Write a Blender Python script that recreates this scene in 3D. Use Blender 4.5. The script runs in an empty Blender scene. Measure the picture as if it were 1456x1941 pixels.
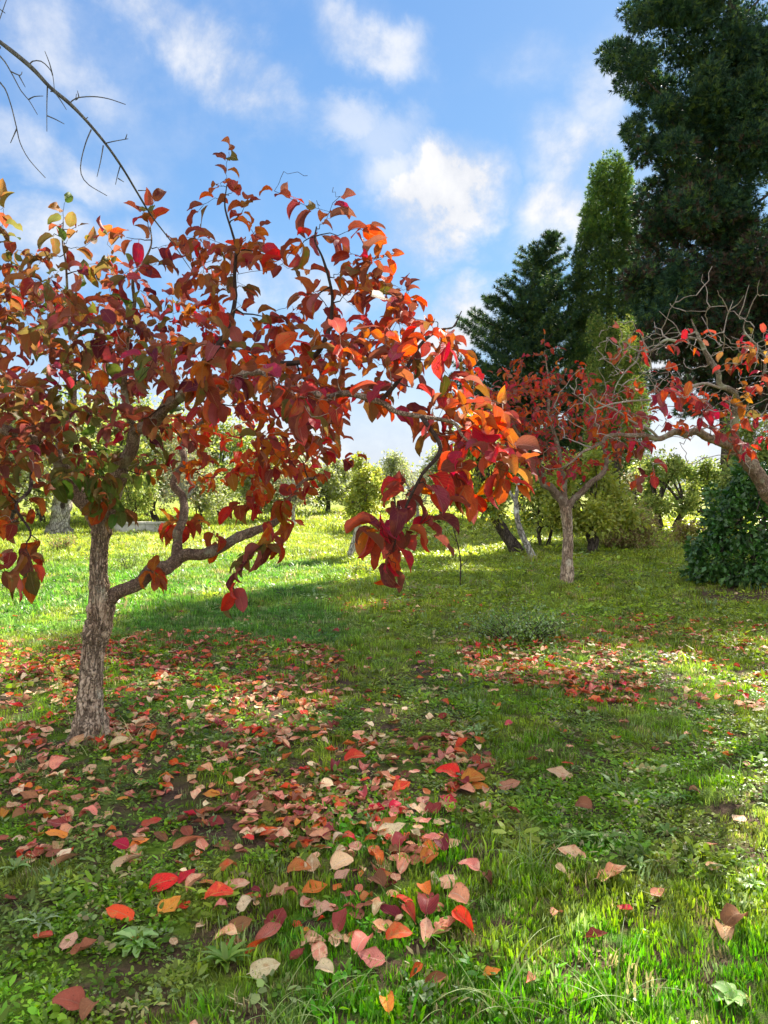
import bpy, math, random
import numpy as np
from mathutils import Vector, Matrix

random.seed(7)
RNG = np.random.default_rng(7)
SC = bpy.context.scene
COL = SC.collection

# ---------------------------------------------------------------- camera
FPX = 1439.0                       # focal length in photograph pixels
PITCH = math.atan(45.5 / FPX)      # tilted slightly down
CAMZ = 1.5
cam_d = bpy.data.cameras.new('camera')
cam_d.sensor_fit = 'VERTICAL'
cam_d.sensor_height = 24.0
cam_d.lens = 24.0 * FPX / 1941.0
cam_d.clip_start = 0.05
cam_d.clip_end = 2000
cam = bpy.data.objects.new('camera', cam_d)
COL.objects.link(cam)
cam.location = (0, 0, CAMZ)
cam.rotation_euler = (math.pi / 2 - PITCH, 0, 0)
SC.camera = cam

# ---------------------------------------------------------------- light
SUN_AZ = math.radians(29)          # clockwise from the view direction
SUN_EL = math.radians(38)
SC.view_settings.view_transform = 'Standard'
SC.view_settings.look = 'None'
SC.view_settings.exposure = 2.15
SC.view_settings.gamma = 1.0
SC.view_settings.use_curve_mapping = False

sun_d = bpy.data.lights.new('sun', 'SUN')
sun_d.energy = 4.4
sun_d.angle = math.radians(0.6)
sun_d.color = (1.0, 0.93, 0.80)
sun = bpy.data.objects.new('sun', sun_d)
COL.objects.link(sun)
sv = Vector((math.sin(SUN_AZ) * math.cos(SUN_EL), math.cos(SUN_AZ) * math.cos(SUN_EL), math.sin(SUN_EL)))
sun.rotation_euler = sv.to_track_quat('Z', 'Y').to_euler()
sun.location = sv * 60


class NT:
    """Tiny helper to write node trees."""
    def __init__(self, tree):
        self.t = tree
        tree.nodes.clear()

    def n(self, kind, **kw):
        nd = self.t.nodes.new(kind)
        ins = kw.pop('ins', {})
        for k, v in kw.items():
            setattr(nd, k, v)
        for k, v in ins.items():
            self.put(nd.inputs[k], v)
        return nd

    def put(self, sock, v):
        if isinstance(v, bpy.types.NodeSocket):
            self.t.links.new(v, sock)
        elif isinstance(v, bpy.types.Node):
            self.t.links.new(v.outputs[0], sock)
        else:
            if hasattr(sock, 'default_value') and sock.type == 'RGBA' and len(v) == 3:
                v = (*v, 1.0)
            sock.default_value = v

    def math(self, op, a, b=0.0, c=None, clamp=False):
        nd = self.n('ShaderNodeMath', operation=op, use_clamp=clamp)
        self.put(nd.inputs[0], a)
        self.put(nd.inputs[1], b)
        if c is not None:
            self.put(nd.inputs[2], c)
        return nd.outputs[0]

    def mix(self, f, a, b, blend='MIX'):
        nd = self.n('ShaderNodeMix', data_type='RGBA', blend_type=blend)
        self.put(nd.inputs[0], f)
        self.put(nd.inputs[6], a)
        self.put(nd.inputs[7], b)
        return nd.outputs[2]

    def rng(self, v, a, b, c=0.0, d=1.0, smooth=True):
        nd = self.n('ShaderNodeMapRange', interpolation_type='SMOOTHSTEP' if smooth else 'LINEAR')
        for i, x in enumerate((v, a, b, c, d)):
            self.put(nd.inputs[i], x)
        return nd.outputs[0]

    def noise(self, vec, scale, detail=4, rough=0.55, dist=0.0, w=None, out='Fac'):
        nd = self.n('ShaderNodeTexNoise', noise_dimensions='4D' if w is not None else '3D')
        if vec is not None:
            self.put(nd.inputs['Vector'], vec)
        if w is not None:
            self.put(nd.inputs['W'], w)
        self.put(nd.inputs['Scale'], scale)
        self.put(nd.inputs['Detail'], detail)
        self.put(nd.inputs['Roughness'], rough)
        self.put(nd.inputs['Distortion'], dist)
        return nd.outputs[out]


def make_world():
    w = bpy.data.worlds.new('World')
    SC.world = w
    w.use_nodes = True
    T = NT(w.node_tree)
    sky = T.n('ShaderNodeTexSky', sky_type='NISHITA', sun_disc=False, sun_elevation=SUN_EL,
              sun_rotation=SUN_AZ, altitude=50.0, air_density=1.0, dust_density=0.12, ozone_density=2.2)
    geo = T.n('ShaderNodeTexCoord')
    d = geo.outputs['Generated']
    sep = T.n('ShaderNodeSeparateXYZ', ins={0: d})
    # warp the direction so cloud edges are ragged
    n1 = T.noise(d, 5.5, 7, 0.62, 0.25, out='Color')
    sub = T.n('ShaderNodeVectorMath', operation='SUBTRACT', ins={0: n1, 1: (0.5, 0.5, 0.5)})
    sc = T.n('ShaderNodeVectorMath', operation='SCALE', ins={0: sub.outputs[0], 'Scale': 0.17})
    wd = T.n('ShaderNodeVectorMath', operation='ADD', ins={0: d, 1: sc.outputs[0]}).outputs[0]

    def dirpx(px, py):
        v = Vector(((px - 728) / FPX, 1.0, -(py - 970.5) / FPX))
        v.rotate(Matrix.Rotation(-PITCH, 3, 'X'))
        return v.normalized()
    # px, py, rx, ry, tilt (deg, clockwise on the sky), density
    clouds = [(838, 390, 135, 115, 0, 1.7), (780, 330, 120, 60, 0, .6), (880, 350, 90, 60, 0, .8), (355, 75, 220, 75, 38, .6), (455, 155, 140, 80, 30, .7), (270, 20, 150, 55, 20, .35), (730, 270, 120, 60, 0, .3),
              (725, 80, 125, 75, 15, .62), (655, 235, 90, 50, 0, .42), (150, 320, 120, 60, 15, .5), (105, 95, 150, 70, 30, .38),
              (1150, 340, 190, 130, 10, .8), (1060, 420, 140, 80, -20, .9), (1150, 190, 80, 130, 0, .5), (840, 610, 150, 110, 0, 1.1),
              (120, 470, 230, 80, 0, .6), (520, 520, 260, 80, 0, .55), (30, 300, 90, 60, 0, .35), (1010, 130, 120, 60, 0, .16),
              (-500, 300, 200, 120, 0, .7), (1900, 250, 260, 130, 0, .8), (600, -350, 260, 110, 20, .6), (-350, -300, 220, 90, 0, .6),
              (1500, -500, 260, 120, 0, .6), (700, -900, 500, 260, 10, 1.0), (-1200, -400, 500, 300, 0, 1.0), (2600, -600, 500, 300, 0, 1.0), (1250, 650, 260, 90, 0, .7)]
    tot = None
    behind = [(az, el, 900, 420, 0, 1.1) for az, el in ((150, 30), (190, 55), (230, 28), (265, 55), (100, 55), (290, 25), (75, 25), (0, 88))]  # out-of-view clouds added as fill light for the foreground
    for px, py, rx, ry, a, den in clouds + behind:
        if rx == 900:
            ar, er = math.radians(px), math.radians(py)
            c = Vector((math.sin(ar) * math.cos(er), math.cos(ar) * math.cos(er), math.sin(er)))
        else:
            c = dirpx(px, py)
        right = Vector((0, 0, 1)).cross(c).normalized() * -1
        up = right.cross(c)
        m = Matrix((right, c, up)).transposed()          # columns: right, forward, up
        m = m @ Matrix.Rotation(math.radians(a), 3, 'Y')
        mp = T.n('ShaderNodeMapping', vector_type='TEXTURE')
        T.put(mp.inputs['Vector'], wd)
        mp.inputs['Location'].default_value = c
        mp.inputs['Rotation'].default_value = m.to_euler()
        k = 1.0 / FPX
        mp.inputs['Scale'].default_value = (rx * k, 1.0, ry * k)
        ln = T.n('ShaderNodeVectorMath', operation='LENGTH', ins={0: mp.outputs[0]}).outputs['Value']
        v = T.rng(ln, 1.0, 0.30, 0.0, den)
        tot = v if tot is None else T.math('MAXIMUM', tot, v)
    n2 = T.noise(d, 7.0, 8, 0.62, 0.15)
    n3 = T.noise(d, 2.2, 5, 0.55, 0.4)
    mod = T.rng(n2, 0.34, 0.62, 0.25, 1.15)
    tot = T.math('MULTIPLY', tot, mod)
    wisp = T.rng(T.math('MULTIPLY', n2, n3), 0.21, 0.44, 0.0, 0.17)
    tot = T.math('ADD', tot, wisp)
    hor = T.rng(sep.outputs['Z'], 0.24, 0.0, 0.0, 0.85)
    tot = T.math('ADD', tot, hor, clamp=True)
    tint = T.mix(1.0, sky.outputs[0], (0.50, 0.76, 1.30), 'MULTIPLY')
    # film-like shoulder so that the glow round the sun keeps its colour
    sh = T.n('ShaderNodeVectorMath', operation='SCALE', ins={0: tint, 'Scale': 1 / 6.5}).outputs[0]
    sh = T.n('ShaderNodeVectorMath', operation='ADD', ins={0: sh, 1: (1, 1, 1)}).outputs[0]
    tint = T.n('ShaderNodeVectorMath', operation='DIVIDE', ins={0: tint, 1: sh}).outputs[0]
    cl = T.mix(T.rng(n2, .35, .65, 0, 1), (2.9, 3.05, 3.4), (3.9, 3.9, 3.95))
    # unseen clouds at the camera's back, brightened to fill the shade
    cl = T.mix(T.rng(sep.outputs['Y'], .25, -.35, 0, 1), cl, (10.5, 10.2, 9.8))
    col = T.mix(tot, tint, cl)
    below = T.rng(sep.outputs['Z'], -0.02, 0.0, 0, 1)
    col = T.mix(below, (1.2, 1.3, .9), col)
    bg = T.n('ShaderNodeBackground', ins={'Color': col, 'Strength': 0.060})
    out = T.n('ShaderNodeOutputWorld', ins={'Surface': bg.outputs[0]})


make_world()

# ---------------------------------------------------------------- projection helpers
_R = Matrix.Rotation(math.pi / 2 - PITCH, 3, 'X')
_RN = np.array(_R)


def ray(px, py):
    return _R @ Vector(((px - 728) / FPX, -(py - 970.5) / FPX, -1.0))


def at(px, py, depth):
    r = ray(px, py)
    return Vector((0, 0, CAMZ)) + r * (depth / r.y)


def proj(P):
    """world points (N,3) -> px, py, depth"""
    P = np.asarray(P, float).reshape(-1, 3)
    q = (P - np.array([0, 0, CAMZ])) @ _RN
    z = -q[:, 2]
    zz = np.where(np.abs(z) < 1e-6, 1e-6, z)
    return 728 + q[:, 0] / zz * FPX, 970.5 - q[:, 1] / zz * FPX, z


def _hash(i, j, s):
    v = np.sin(i * 127.1 + j * 311.7 + s * 74.7) * 43758.5453
    return v - np.floor(v)


def vnoise(x, y, s=0.0):
    x = np.asarray(x, float); y = np.asarray(y, float)
    i = np.floor(x); j = np.floor(y)
    fx = x - i; fy = y - j
    fx = fx * fx * (3 - 2 * fx); fy = fy * fy * (3 - 2 * fy)
    a = _hash(i, j, s); b = _hash(i + 1, j, s); c = _hash(i, j + 1, s); d = _hash(i + 1, j + 1, s)
    return (a * (1 - fx) + b * fx) * (1 - fy) + (c * (1 - fx) + d * fx) * fy


def fbm(x, y, s=0.0, o=4):
    t = 0; a = 1; n = 0
    for k in range(o):
        t = t + a * vnoise(x * 2 ** k, y * 2 ** k, s + k * 3.1)
        n += a; a *= 0.5
    return t / n


def height(x, y):
    x = np.asarray(x, float); y = np.asarray(y, float)
    near = 0.035 * (fbm(x * 1.7, y * 1.7, 1.0, 3) - 0.5) + 0.012 * (fbm(x * 9, y * 9, 4.0, 2) - .5)
    r = np.hypot(x, y)
    far = (fbm(x * .12, y * .12, 9.0, 3) - 0.5) * 0.5 * np.clip((r - 12) / 30, 0, 1)
    return near + far


def gnd(px, py):
    r = ray(px, py)
    t = CAMZ / -r.z
    x, y = r.x * t, r.y * t
    return Vector((x, y, float(height(x, y))))


def inpoly(px, py, poly):
    c = np.zeros(np.shape(px), bool)
    n = len(poly)
    for i in range(n):
        x0, y0 = poly[i]; x1, y1 = poly[(i + 1) % n]
        m = ((y0 > py) != (y1 > py)) & (px < (x1 - x0) * (py - y0) / ((y1 - y0) or 1e-9) + x0)
        c ^= m
    return c


# ---------------------------------------------------------------- object helpers
def tag(o, label=None, cat=None, group=None, kind=None):
    for k, v in (('label', label), ('category', cat), ('group', group), ('kind', kind)):
        if v:
            o[k] = v
    return o


def thing(name, label, cat, loc, group=None):
    o = bpy.data.objects.new(name, None)
    o.empty_display_size = 0.1
    COL.objects.link(o)
    o.location = loc
    return tag(o, label, cat, group)


def link(name, me, parent=None):
    """link a mesh given in WORLD coordinates; under a parent it stays where it is"""
    o = bpy.data.objects.new(name, me)
    COL.objects.link(o)
    if parent is not None:
        o.parent = parent
        o.matrix_parent_inverse = Matrix.Translation(-Vector(parent_world(parent)))
    return o


def parent_world(p):
    l = Vector(p.location)
    while p.parent:
        p = p.parent
        l = l + Vector(p.location)
    return l


def mesh_np(name, V, F, mats, midx=None, uv=None, rnd=None, smooth=False):
    """V (n,3); F (m,k) array of one polygon size"""
    V = np.ascontiguousarray(V, np.float32); F = np.ascontiguousarray(F, np.int32)
    me = bpy.data.meshes.new(name)
    me.vertices.add(len(V)); me.vertices.foreach_set('co', V.ravel())
    k = F.shape[1]
    me.loops.add(F.size); me.loops.foreach_set('vertex_index', F.ravel())
    me.polygons.add(len(F))
    me.polygons.foreach_set('loop_start', np.arange(0, F.size, k, dtype=np.int32))
    me.polygons.foreach_set('loop_total', np.full(len(F), k, np.int32))
    for m in mats:
        me.materials.append(m)
    if midx is not None:
        me.polygons.foreach_set('material_index', np.ascontiguousarray(midx, np.int32))
    if uv is not None:      # uv per vertex
        l = me.uv_layers.new(name='UVMap')
        l.data.foreach_set('uv', np.ascontiguousarray(uv, np.float32)[F.ravel()].ravel())
    if rnd is not None:     # per vertex
        a = me.attributes.new('rnd', 'FLOAT', 'POINT')
        a.data.foreach_set('value', np.ascontiguousarray(rnd, np.float32))
    me.polygons.foreach_set('use_smooth', np.full(len(F), smooth, bool))
    me.update(calc_edges=True)
    return me


def scatter(tmplV, tmplF, tmplUV, R, S, P):
    """R (n,3,3) S (n,) or (n,3) P (n,3) -> V, F, UV, index per vertex"""
    n = len(P); nv = len(tmplV)
    S = np.asarray(S)
    if S.ndim == 1:
        S = S[:, None]
    W = tmplV[None] * S[:, None, :]
    V = np.einsum('nij,nvj->nvi', R, W) + P[:, None]
    F = tmplF[None] + (np.arange(n) * nv)[:, None, None]
    UV = np.tile(tmplUV, (n, 1)) if tmplUV is not None else None
    return V.reshape(-1, 3), F.reshape(-1, tmplF.shape[1]), UV, np.repeat(np.arange(n), nv)


def frames(D, N):
    """rotation matrices whose Y axis is D and whose Z axis is close to N"""
    D = D / (np.linalg.norm(D, axis=1, keepdims=True) + 1e-9)
    X = np.cross(D, N)
    l = np.linalg.norm(X, axis=1, keepdims=True)
    bad = l[:, 0] < 1e-4
    X[bad] = np.cross(D[bad], np.array([1.0, 0.3, 0.1]))
    X /= np.linalg.norm(X, axis=1, keepdims=True) + 1e-9
    Z = np.cross(X, D)
    return np.stack([X, D, Z], axis=2)


def smooth_path(pts, rad, step):
    """Catmull-Rom through pts with radii, resampled at about step"""
    P = [Vector(p) for p in pts]
    P = [P[0] * 2 - P[1]] + P + [P[-1] * 2 - P[-2]]
    R = [rad[0]] + list(rad) + [rad[-1]]
    out, rr = [], []
    for i in range(1, len(P) - 2):
        a, b, c, d = P[i - 1:i + 3]
        n = max(2, int((c - b).length / step))
        for k in range(n):
            t = k / n
            out.append(0.5 * ((2 * b) + (c - a) * t + (2 * a - 5 * b + 4 * c - d) * t * t + (3 * b - a - 3 * c + d) * t ** 3))
            rr.append(R[i] * (1 - t) + R[i + 1] * t)
    out.append(P[-2]); rr.append(R[-2])
    return np.array(out), np.array(rr)


def tube(P, rad, seg, rough=0.0, ridges=0.0, seed=0.0, cap=True):
    """P (n,3), rad (n,) -> V, quads.  Parallel transported rings; rough: bark lumps as share of the radius"""
    n = len(P)
    T = np.gradient(P, axis=0)
    T /= np.linalg.norm(T, axis=1, keepdims=True) + 1e-9
    u = np.cross(T[0], [0.12, 0.97, 0.2]); u /= np.linalg.norm(u)
    L = np.concatenate([[0], np.cumsum(np.linalg.norm(np.diff(P, axis=0), axis=1))])
    ang = np.linspace(0, 2 * np.pi, seg, endpoint=False)
    V = np.empty((n, seg, 3))
    for i in range(n):
        u = u - T[i] * np.dot(u, T[i]); u /= np.linalg.norm(u) + 1e-9
        v = np.cross(T[i], u)
        r = np.full(seg, rad[i])
        if rough:
            ca, sa = np.cos(ang), np.sin(ang)
            r = r * (1 + rough * 1.6 * (fbm(ca * 1.2 + 7 + seed, sa * 1.2 + L[i] * 5, seed, 3) - .5))
        if ridges:
            fi = ang / (2 * np.pi) * 15
            w = fbm(fi * 1.0, L[i] * 9 + np.zeros(seg), seed + 5, 2) * 2.2
            k = np.minimum(np.abs(((fi + w) % 1) - .5) * 2, 1)
            cr = np.abs(((L[i] * 26 + fbm(fi * 2.2, L[i] * 5 + np.zeros(seg), seed + 2, 2) * 6) % 1) - .5) * 2
            r = r * (1 + ridges * (np.minimum(1 - k, .62) - .35) - ridges * .55 * (cr > .8))
        V[i] = P[i] + np.cos(ang)[:, None] * u * r[:, None] + np.sin(ang)[:, None] * v * r[:, None]
    V = V.reshape(-1, 3)
    a = np.arange(n - 1)[:, None] * seg + np.arange(seg)[None]
    b = np.arange(n - 1)[:, None] * seg + (np.arange(seg)[None] + 1) % seg
    F = np.stack([a, b, b + seg, a + seg], -1).reshape(-1, 4)
    if cap:
        V = np.vstack([V, P[-1] + T[-1] * rad[-1] * .6])
        k = len(V) - 1
        e = (n - 1) * seg + np.arange(seg)
        F = np.vstack([F, np.stack([e, (n - 1) * seg + (np.arange(seg) + 1) % seg, np.full(seg, k), np.full(seg, k)], -1)])
        # a degenerate quad is turned into a triangle by using pydata below
    return V, F


def tube_mesh(name, V, F, mats):
    fs = [tuple(f) if f[2] != f[3] else tuple(f[:3]) for f in F.tolist()]
    me = bpy.data.meshes.new(name)
    me.from_pydata(V.tolist(), [], fs)
    for m in mats:
        me.materials.append(m)
    me.polygons.foreach_set('use_smooth', [True] * len(me.polygons))
    return me


def merge(parts):
    V, F, o = [], [], 0
    for v, f in parts:
        V.append(v); F.append(f + o); o += len(v)
    return np.vstack(V), np.vstack(F)


# ---------------------------------------------------------------- materials
def new_mat(name):
    m = bpy.data.materials.new(name)
    m.use_nodes = True
    return m, NT(m.node_tree)


def rnd_node(T):
    a = T.n('ShaderNodeAttribute', attribute_type='GEOMETRY', attribute_name='rnd').outputs['Fac']
    o = T.n('ShaderNodeObjectInfo').outputs['Random']
    return T.math('FRACT', T.math('ADD', a, o))


def finish_leaf(T, col, trans, rough, bump=None, under=None, spec=.4, tsat=None):
    p = T.n('ShaderNodeBsdfPrincipled', ins={'Base Color': col, 'Roughness': rough, 'Specular IOR Level': spec})
    if bump is not None:
        T.put(p.inputs['Normal'], bump)
    tc = T.n('ShaderNodeHueSaturation', ins={'Color': col, 'Saturation': 1.1, 'Value': tsat or 1.5})
    tr = T.n('ShaderNodeBsdfTranslucent', ins={'Color': tc.outputs[0]})
    mx = T.n('ShaderNodeMixShader', ins={0: trans, 1: p.outputs[0], 2: tr.outputs[0]})
    T.n('ShaderNodeOutputMaterial', ins={'Surface': mx.outputs[0]})


def leaf_mat(name, c1, c2, vein=(.5, .3, .1), trans=.42, rough=.58, spots=.40, under=.75, scale=14.0):
    m, T = new_mat(name)
    r = rnd_node(T)
    oc = T.n('ShaderNodeTexCoord')
    w = T.math('MULTIPLY', r, 37.0)
    uvm = T.n('ShaderNodeMapping', ins={'Vector': oc.outputs['UV'], 'Scale': (1.0, 1.7, 1.0)}).outputs[0]
    n = T.noise(uvm, 1.7, 5, .62, .4, w=w)
    f = T.rng(T.math('ADD', n, T.math('MULTIPLY', T.math('SUBTRACT', r, .5), .35)), .38, .60)
    col = T.mix(f, c1, c2)
    hs = T.n('ShaderNodeHueSaturation', ins={'Color': col})
    r2 = T.math('FRACT', T.math('MULTIPLY', r, 13.7))
    T.put(hs.inputs['Hue'], T.rng(r2, 0, 1, .482, .518, False))
    T.put(hs.inputs['Value'], T.rng(T.math('FRACT', T.math('MULTIPLY', r, 7.3)), 0, 1, .68, 1.35, False))
    col = hs.outputs[0]
    # veins from UV
    s = T.n('ShaderNodeSeparateXYZ', ins={0: oc.outputs['UV']})
    du = T.math('ABSOLUTE', T.math('SUBTRACT', s.outputs[0], .5))
    mid = T.rng(du, .012, .035, 1, 0)
    sv_ = T.math('FRACT', T.math('SUBTRACT', T.math('MULTIPLY', s.outputs[1], 8.5), T.math('MULTIPLY', du, 7.0)))
    side = T.rng(T.math('ABSOLUTE', T.math('SUBTRACT', sv_, .5)), .0, .10, .55, 0)
    v = T.math('MAXIMUM', mid, side)
    col = T.mix(T.math('MULTIPLY', v, .6), col, vein)
    sp = T.noise(uvm, 6.5, 4, .65, 0, w=w)
    fine = T.noise(uvm, 14, 3, .6, 0, w=w)
    col = T.mix(.5, col, T.mix(1.0, col, T.mix(fine, (.35, .35, .35), (1.65, 1.65, 1.65)), 'MULTIPLY'))
    edge = T.rng(T.math('ADD', du, T.math('MULTIPLY', sp, .25)), .50, .66, 0, .45)
    col = T.mix(edge, col, (.20, .06, .03))
    # quilted relief between veins tints the blade, plus brown blotches
    col = T.mix(T.rng(sp, .60, .70, 0, spots * 2.4), col, (.045, .02, .012))
    bf = T.n('ShaderNodeNewGeometry').outputs['Backfacing']
    pale = T.mix(1.0 - under, col, (.34, .17, .11))
    col = T.mix(bf, col, pale)
    b = T.n('ShaderNodeBump', ins={'Strength': .5, 'Distance': .002, 'Height': T.math('ADD', v, T.math('MULTIPLY', sp, .8))})
    finish_leaf(T, col, trans, rough, b.outputs[0], spec=.16)
    return m


M = {}
M['crimson'] = leaf_mat('leaf crimson', (.48, .024, .022), (.27, .028, .040), (.44, .10, .06))
M['scarlet'] = leaf_mat('leaf scarlet', (.56, .032, .015), (.46, .10, .020), (.52, .22, .08))
M['orange'] = leaf_mat('leaf orange', (.46, .125, .016), (.36, .045, .018), (.50, .25, .08))
M['rust'] = leaf_mat('leaf rust', (.30, .095, .024), (.24, .035, .022), (.36, .17, .07))
M['amber'] = leaf_mat('leaf amber', (.42, .17, .030), (.34, .20, .04), (.46, .30, .10))
M['maroon'] = leaf_mat('leaf maroon', (.13, .020, .030), (.22, .055, .032), (.26, .09, .07))
M['rose'] = leaf_mat('leaf rose', (.32, .050, .070), (.26, .085, .060), (.40, .18, .15))
M['olive'] = leaf_mat('leaf olive', (.12, .115, .020), (.21, .085, .026), (.22, .19, .07))
M['green'] = leaf_mat('leaf green', (.065, .13, .02), (.11, .15, .03), (.17, .21, .07))
# fallen leaves
M['f_peach'] = leaf_mat('fallen peach', (.86, .52, .30), (.70, .26, .15), (.82, .60, .42), .15, .6, .42, .6)
M['f_beige'] = leaf_mat('fallen beige', (.88, .68, .40), (.66, .36, .18), (.85, .70, .46), .15, .6, .42, .6)
M['f_brown'] = leaf_mat('fallen brown', (.40, .15, .07), (.24, .09, .045), (.36, .2, .1), .1, .65, .3, .7)
M['f_red'] = leaf_mat('fallen red', (.70, .030, .020), (.56, .15, .05), (.60, .25, .12), .2, .45, .42, .6)
M['f_orange'] = leaf_mat('fallen orange', (.80, .26, .045), (.72, .12, .030), (.72, .38, .14), .2, .5, .42, .6)
M['f_maroon'] = leaf_mat('fallen maroon', (.26, .035, .030), (.32, .07, .045), (.40, .16, .1), .15, .5, .3, .7)
M['f_rose'] = leaf_mat('fallen rose', (.72, .28, .17), (.48, .10, .07), (.7, .4, .3), .15, .55, .42, .6)


def bark_mat(name, dark, light, lichen=None, scale=9.0, stretch=.28, lich=.5, bump=.02):
    m, T = new_mat(name)
    co = T.n('ShaderNodeTexCoord').outputs['Object']
    mp = T.n('ShaderNodeMapping', ins={'Vector': co, 'Scale': (1, 1, stretch)}).outputs[0]
    n0 = T.noise(mp, scale, 6, .65, .6)
    vo = T.n('ShaderNodeTexVoronoi', feature='DISTANCE_TO_EDGE', ins={'Vector': T.mix(.12, mp, T.noise(mp, scale * 2, 3, out='Color')), 'Scale': scale * 4}).outputs['Distance']
    crack = T.rng(vo, .0, .16)
    col = T.mix(T.rng(n0, .35, .68), dark, light)
    col = T.mix(T.math('MULTIPLY', T.math('SUBTRACT', 1.0, crack), .75), col, tuple(c * .35 for c in dark))
    n2 = T.noise(co, scale * .55, 5, .6)
    if lichen:
        col = T.mix(T.rng(n2, lich, lich + .12, 0, .85), col, lichen)
    fine = T.noise(mp, scale * 14, 4, .7)
    col = T.mix(.35, col, T.mix(1.0, col, T.mix(fine, (.4, .4, .4), (1.7, 1.7, 1.7)), 'MULTIPLY'))
    h = T.math('ADD', crack, T.math('MULTIPLY', fine, .5))
    b = T.n('ShaderNodeBump', ins={'Strength': .9, 'Distance': bump, 'Height': h})
    p = T.n('ShaderNodeBsdfPrincipled', ins={'Base Color': col, 'Roughness': .9, 'Specular IOR Level': .2, 'Normal': b.outputs[0]})
    T.n('ShaderNodeOutputMaterial', ins={'Surface': p.outputs[0]})
    return m


M['bark'] = bark_mat('persimmon bark', (.36, .235, .155), (.70, .53, .38), (.74, .66, .50), 8, .22, .58, .02)
M['limb'] = bark_mat('persimmon limb bark', (.24, .155, .11), (.44, .32, .23), (.40, .38, .27), 14, .6, .55, .008)
M['twig'] = bark_mat('twig bark', (.060, .038, .032), (.13, .085, .065), None, 30, .6, .6, .003)
M['pale_limb'] = bark_mat('lichened limb bark', (.20, .15, .11), (.40, .33, .25), (.46, .47, .33), 14, .6, .50, .008)
M['pale_twig'] = bark_mat('pale twig bark', (.48, .38, .31), (.70, .60, .52), None, 30, .6, .5, .003)
M['grey_twig'] = bark_mat('grey twig bark', (.13, .12, .115), (.30, .28, .25), None, 30, .6, .5, .003)
M['conifer_bark'] = bark_mat('cypress bark', (.06, .042, .034), (.13, .10, .08), (.13, .13, .09), 3, .15, .6, .04)
M['olive_bark'] = bark_mat('pale bark', (.30, .26, .21), (.55, .51, .44), (.62, .60, .52), 4, .4, .5, .04)
M['dark_bark'] = bark_mat('dark bark', (.07, .05, .04), (.14, .11, .085), None, 5, .4, .5, .03)


def foliage_mat(name, c1, c2, trans=.35, rough=.55, nscale=1.3, vary=.6, spec=.3):
    m, T = new_mat(name)
    r = rnd_node(T)
    co = T.n('ShaderNodeTexCoord').outputs['Object']
    n = T.noise(co, nscale, 4, .6)
    f = T.rng(T.math('ADD', T.math('MULTIPLY', n, .55), T.math('MULTIPLY', r, .5)), .25, .75)
    col = T.mix(f, c1, c2)
    hs = T.n('ShaderNodeHueSaturation', ins={'Color': col})
    T.put(hs.inputs['Value'], T.rng(T.math('FRACT', T.math('MULTIPLY', r, 7.3)), 0, 1, 1 - vary / 2, 1 + vary / 2, False))
    T.put(hs.inputs['Hue'], T.rng(T.math('FRACT', T.math('MULTIPLY', r, 3.7)), 0, 1, .485, .515, False))
    finish_leaf(T, hs.outputs[0], trans, rough, spec=spec)
    return m


M['cyp_dark'] = foliage_mat('dark cypress foliage', (.012, .040, .028), (.032, .076, .040), .12, .6, .7)
M['cyp_dead'] = foliage_mat('brown inner cypress foliage', (.045, .026, .022), (.09, .055, .04), .1, .7, .6)
M['cyp_lit'] = foliage_mat('slim cypress foliage', (.06, .14, .035), (.17, .25, .045), .32, .6, .5)  # greens yellowed to look sunlit
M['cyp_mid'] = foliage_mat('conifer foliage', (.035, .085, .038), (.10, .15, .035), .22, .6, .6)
M['cyp_yel'] = foliage_mat('pale cypress foliage', (.18, .23, .05), (.32, .35, .09), .3, .6, .5)
M['laurel'] = foliage_mat('glossy evergreen leaves', (.022, .075, .012), (.06, .15, .02), .18, .42, 1.5, .7, .6)
M['hedge_y'] = foliage_mat('yellow green leaves', (.22, .28, .05), (.40, .42, .12), .42, .5, 1.0)
M['hedge_g'] = foliage_mat('mid green leaves', (.12, .19, .045), (.24, .30, .08), .38, .5, 1.0)
M['silver'] = foliage_mat('silvery leaves', (.22, .26, .14), (.42, .43, .28), .3, .5, 1.0)
M['brownleaf'] = foliage_mat('dry brown leaves', (.24, .15, .07), (.34, .27, .12), .35, .6, 1.0)
M['vine'] = foliage_mat('yellow vine leaves', (.24, .28, .04), (.42, .40, .07), .45, .45, 1.0)
M['woodland'] = foliage_mat('distant woodland foliage', (.16, .19, .11), (.27, .27, .18), .3, .6, .3)
M['thistle'] = foliage_mat('weed leaf green', (.12, .26, .035), (.20, .34, .06), .3, .45, 20)
M['paleweed'] = foliage_mat('pale weed leaf', (.22, .38, .10), (.32, .46, .16), .3, .5, 20)
M['greyweed'] = foliage_mat('grey weed leaf', (.20, .29, .13), (.32, .40, .20), .25, .55, 20)
M['longgrass'] = foliage_mat('long grass blade', (.16, .28, .06), (.34, .42, .14), .35, .4, 20)
M['strawstem'] = foliage_mat('straw stem', (.45, .38, .16), (.6, .5, .25), .2, .6, 20)
M['yellowflower'] = foliage_mat('yellow flower', (.7, .62, .12), (.75, .7, .3), .3, .5, 20)


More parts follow.
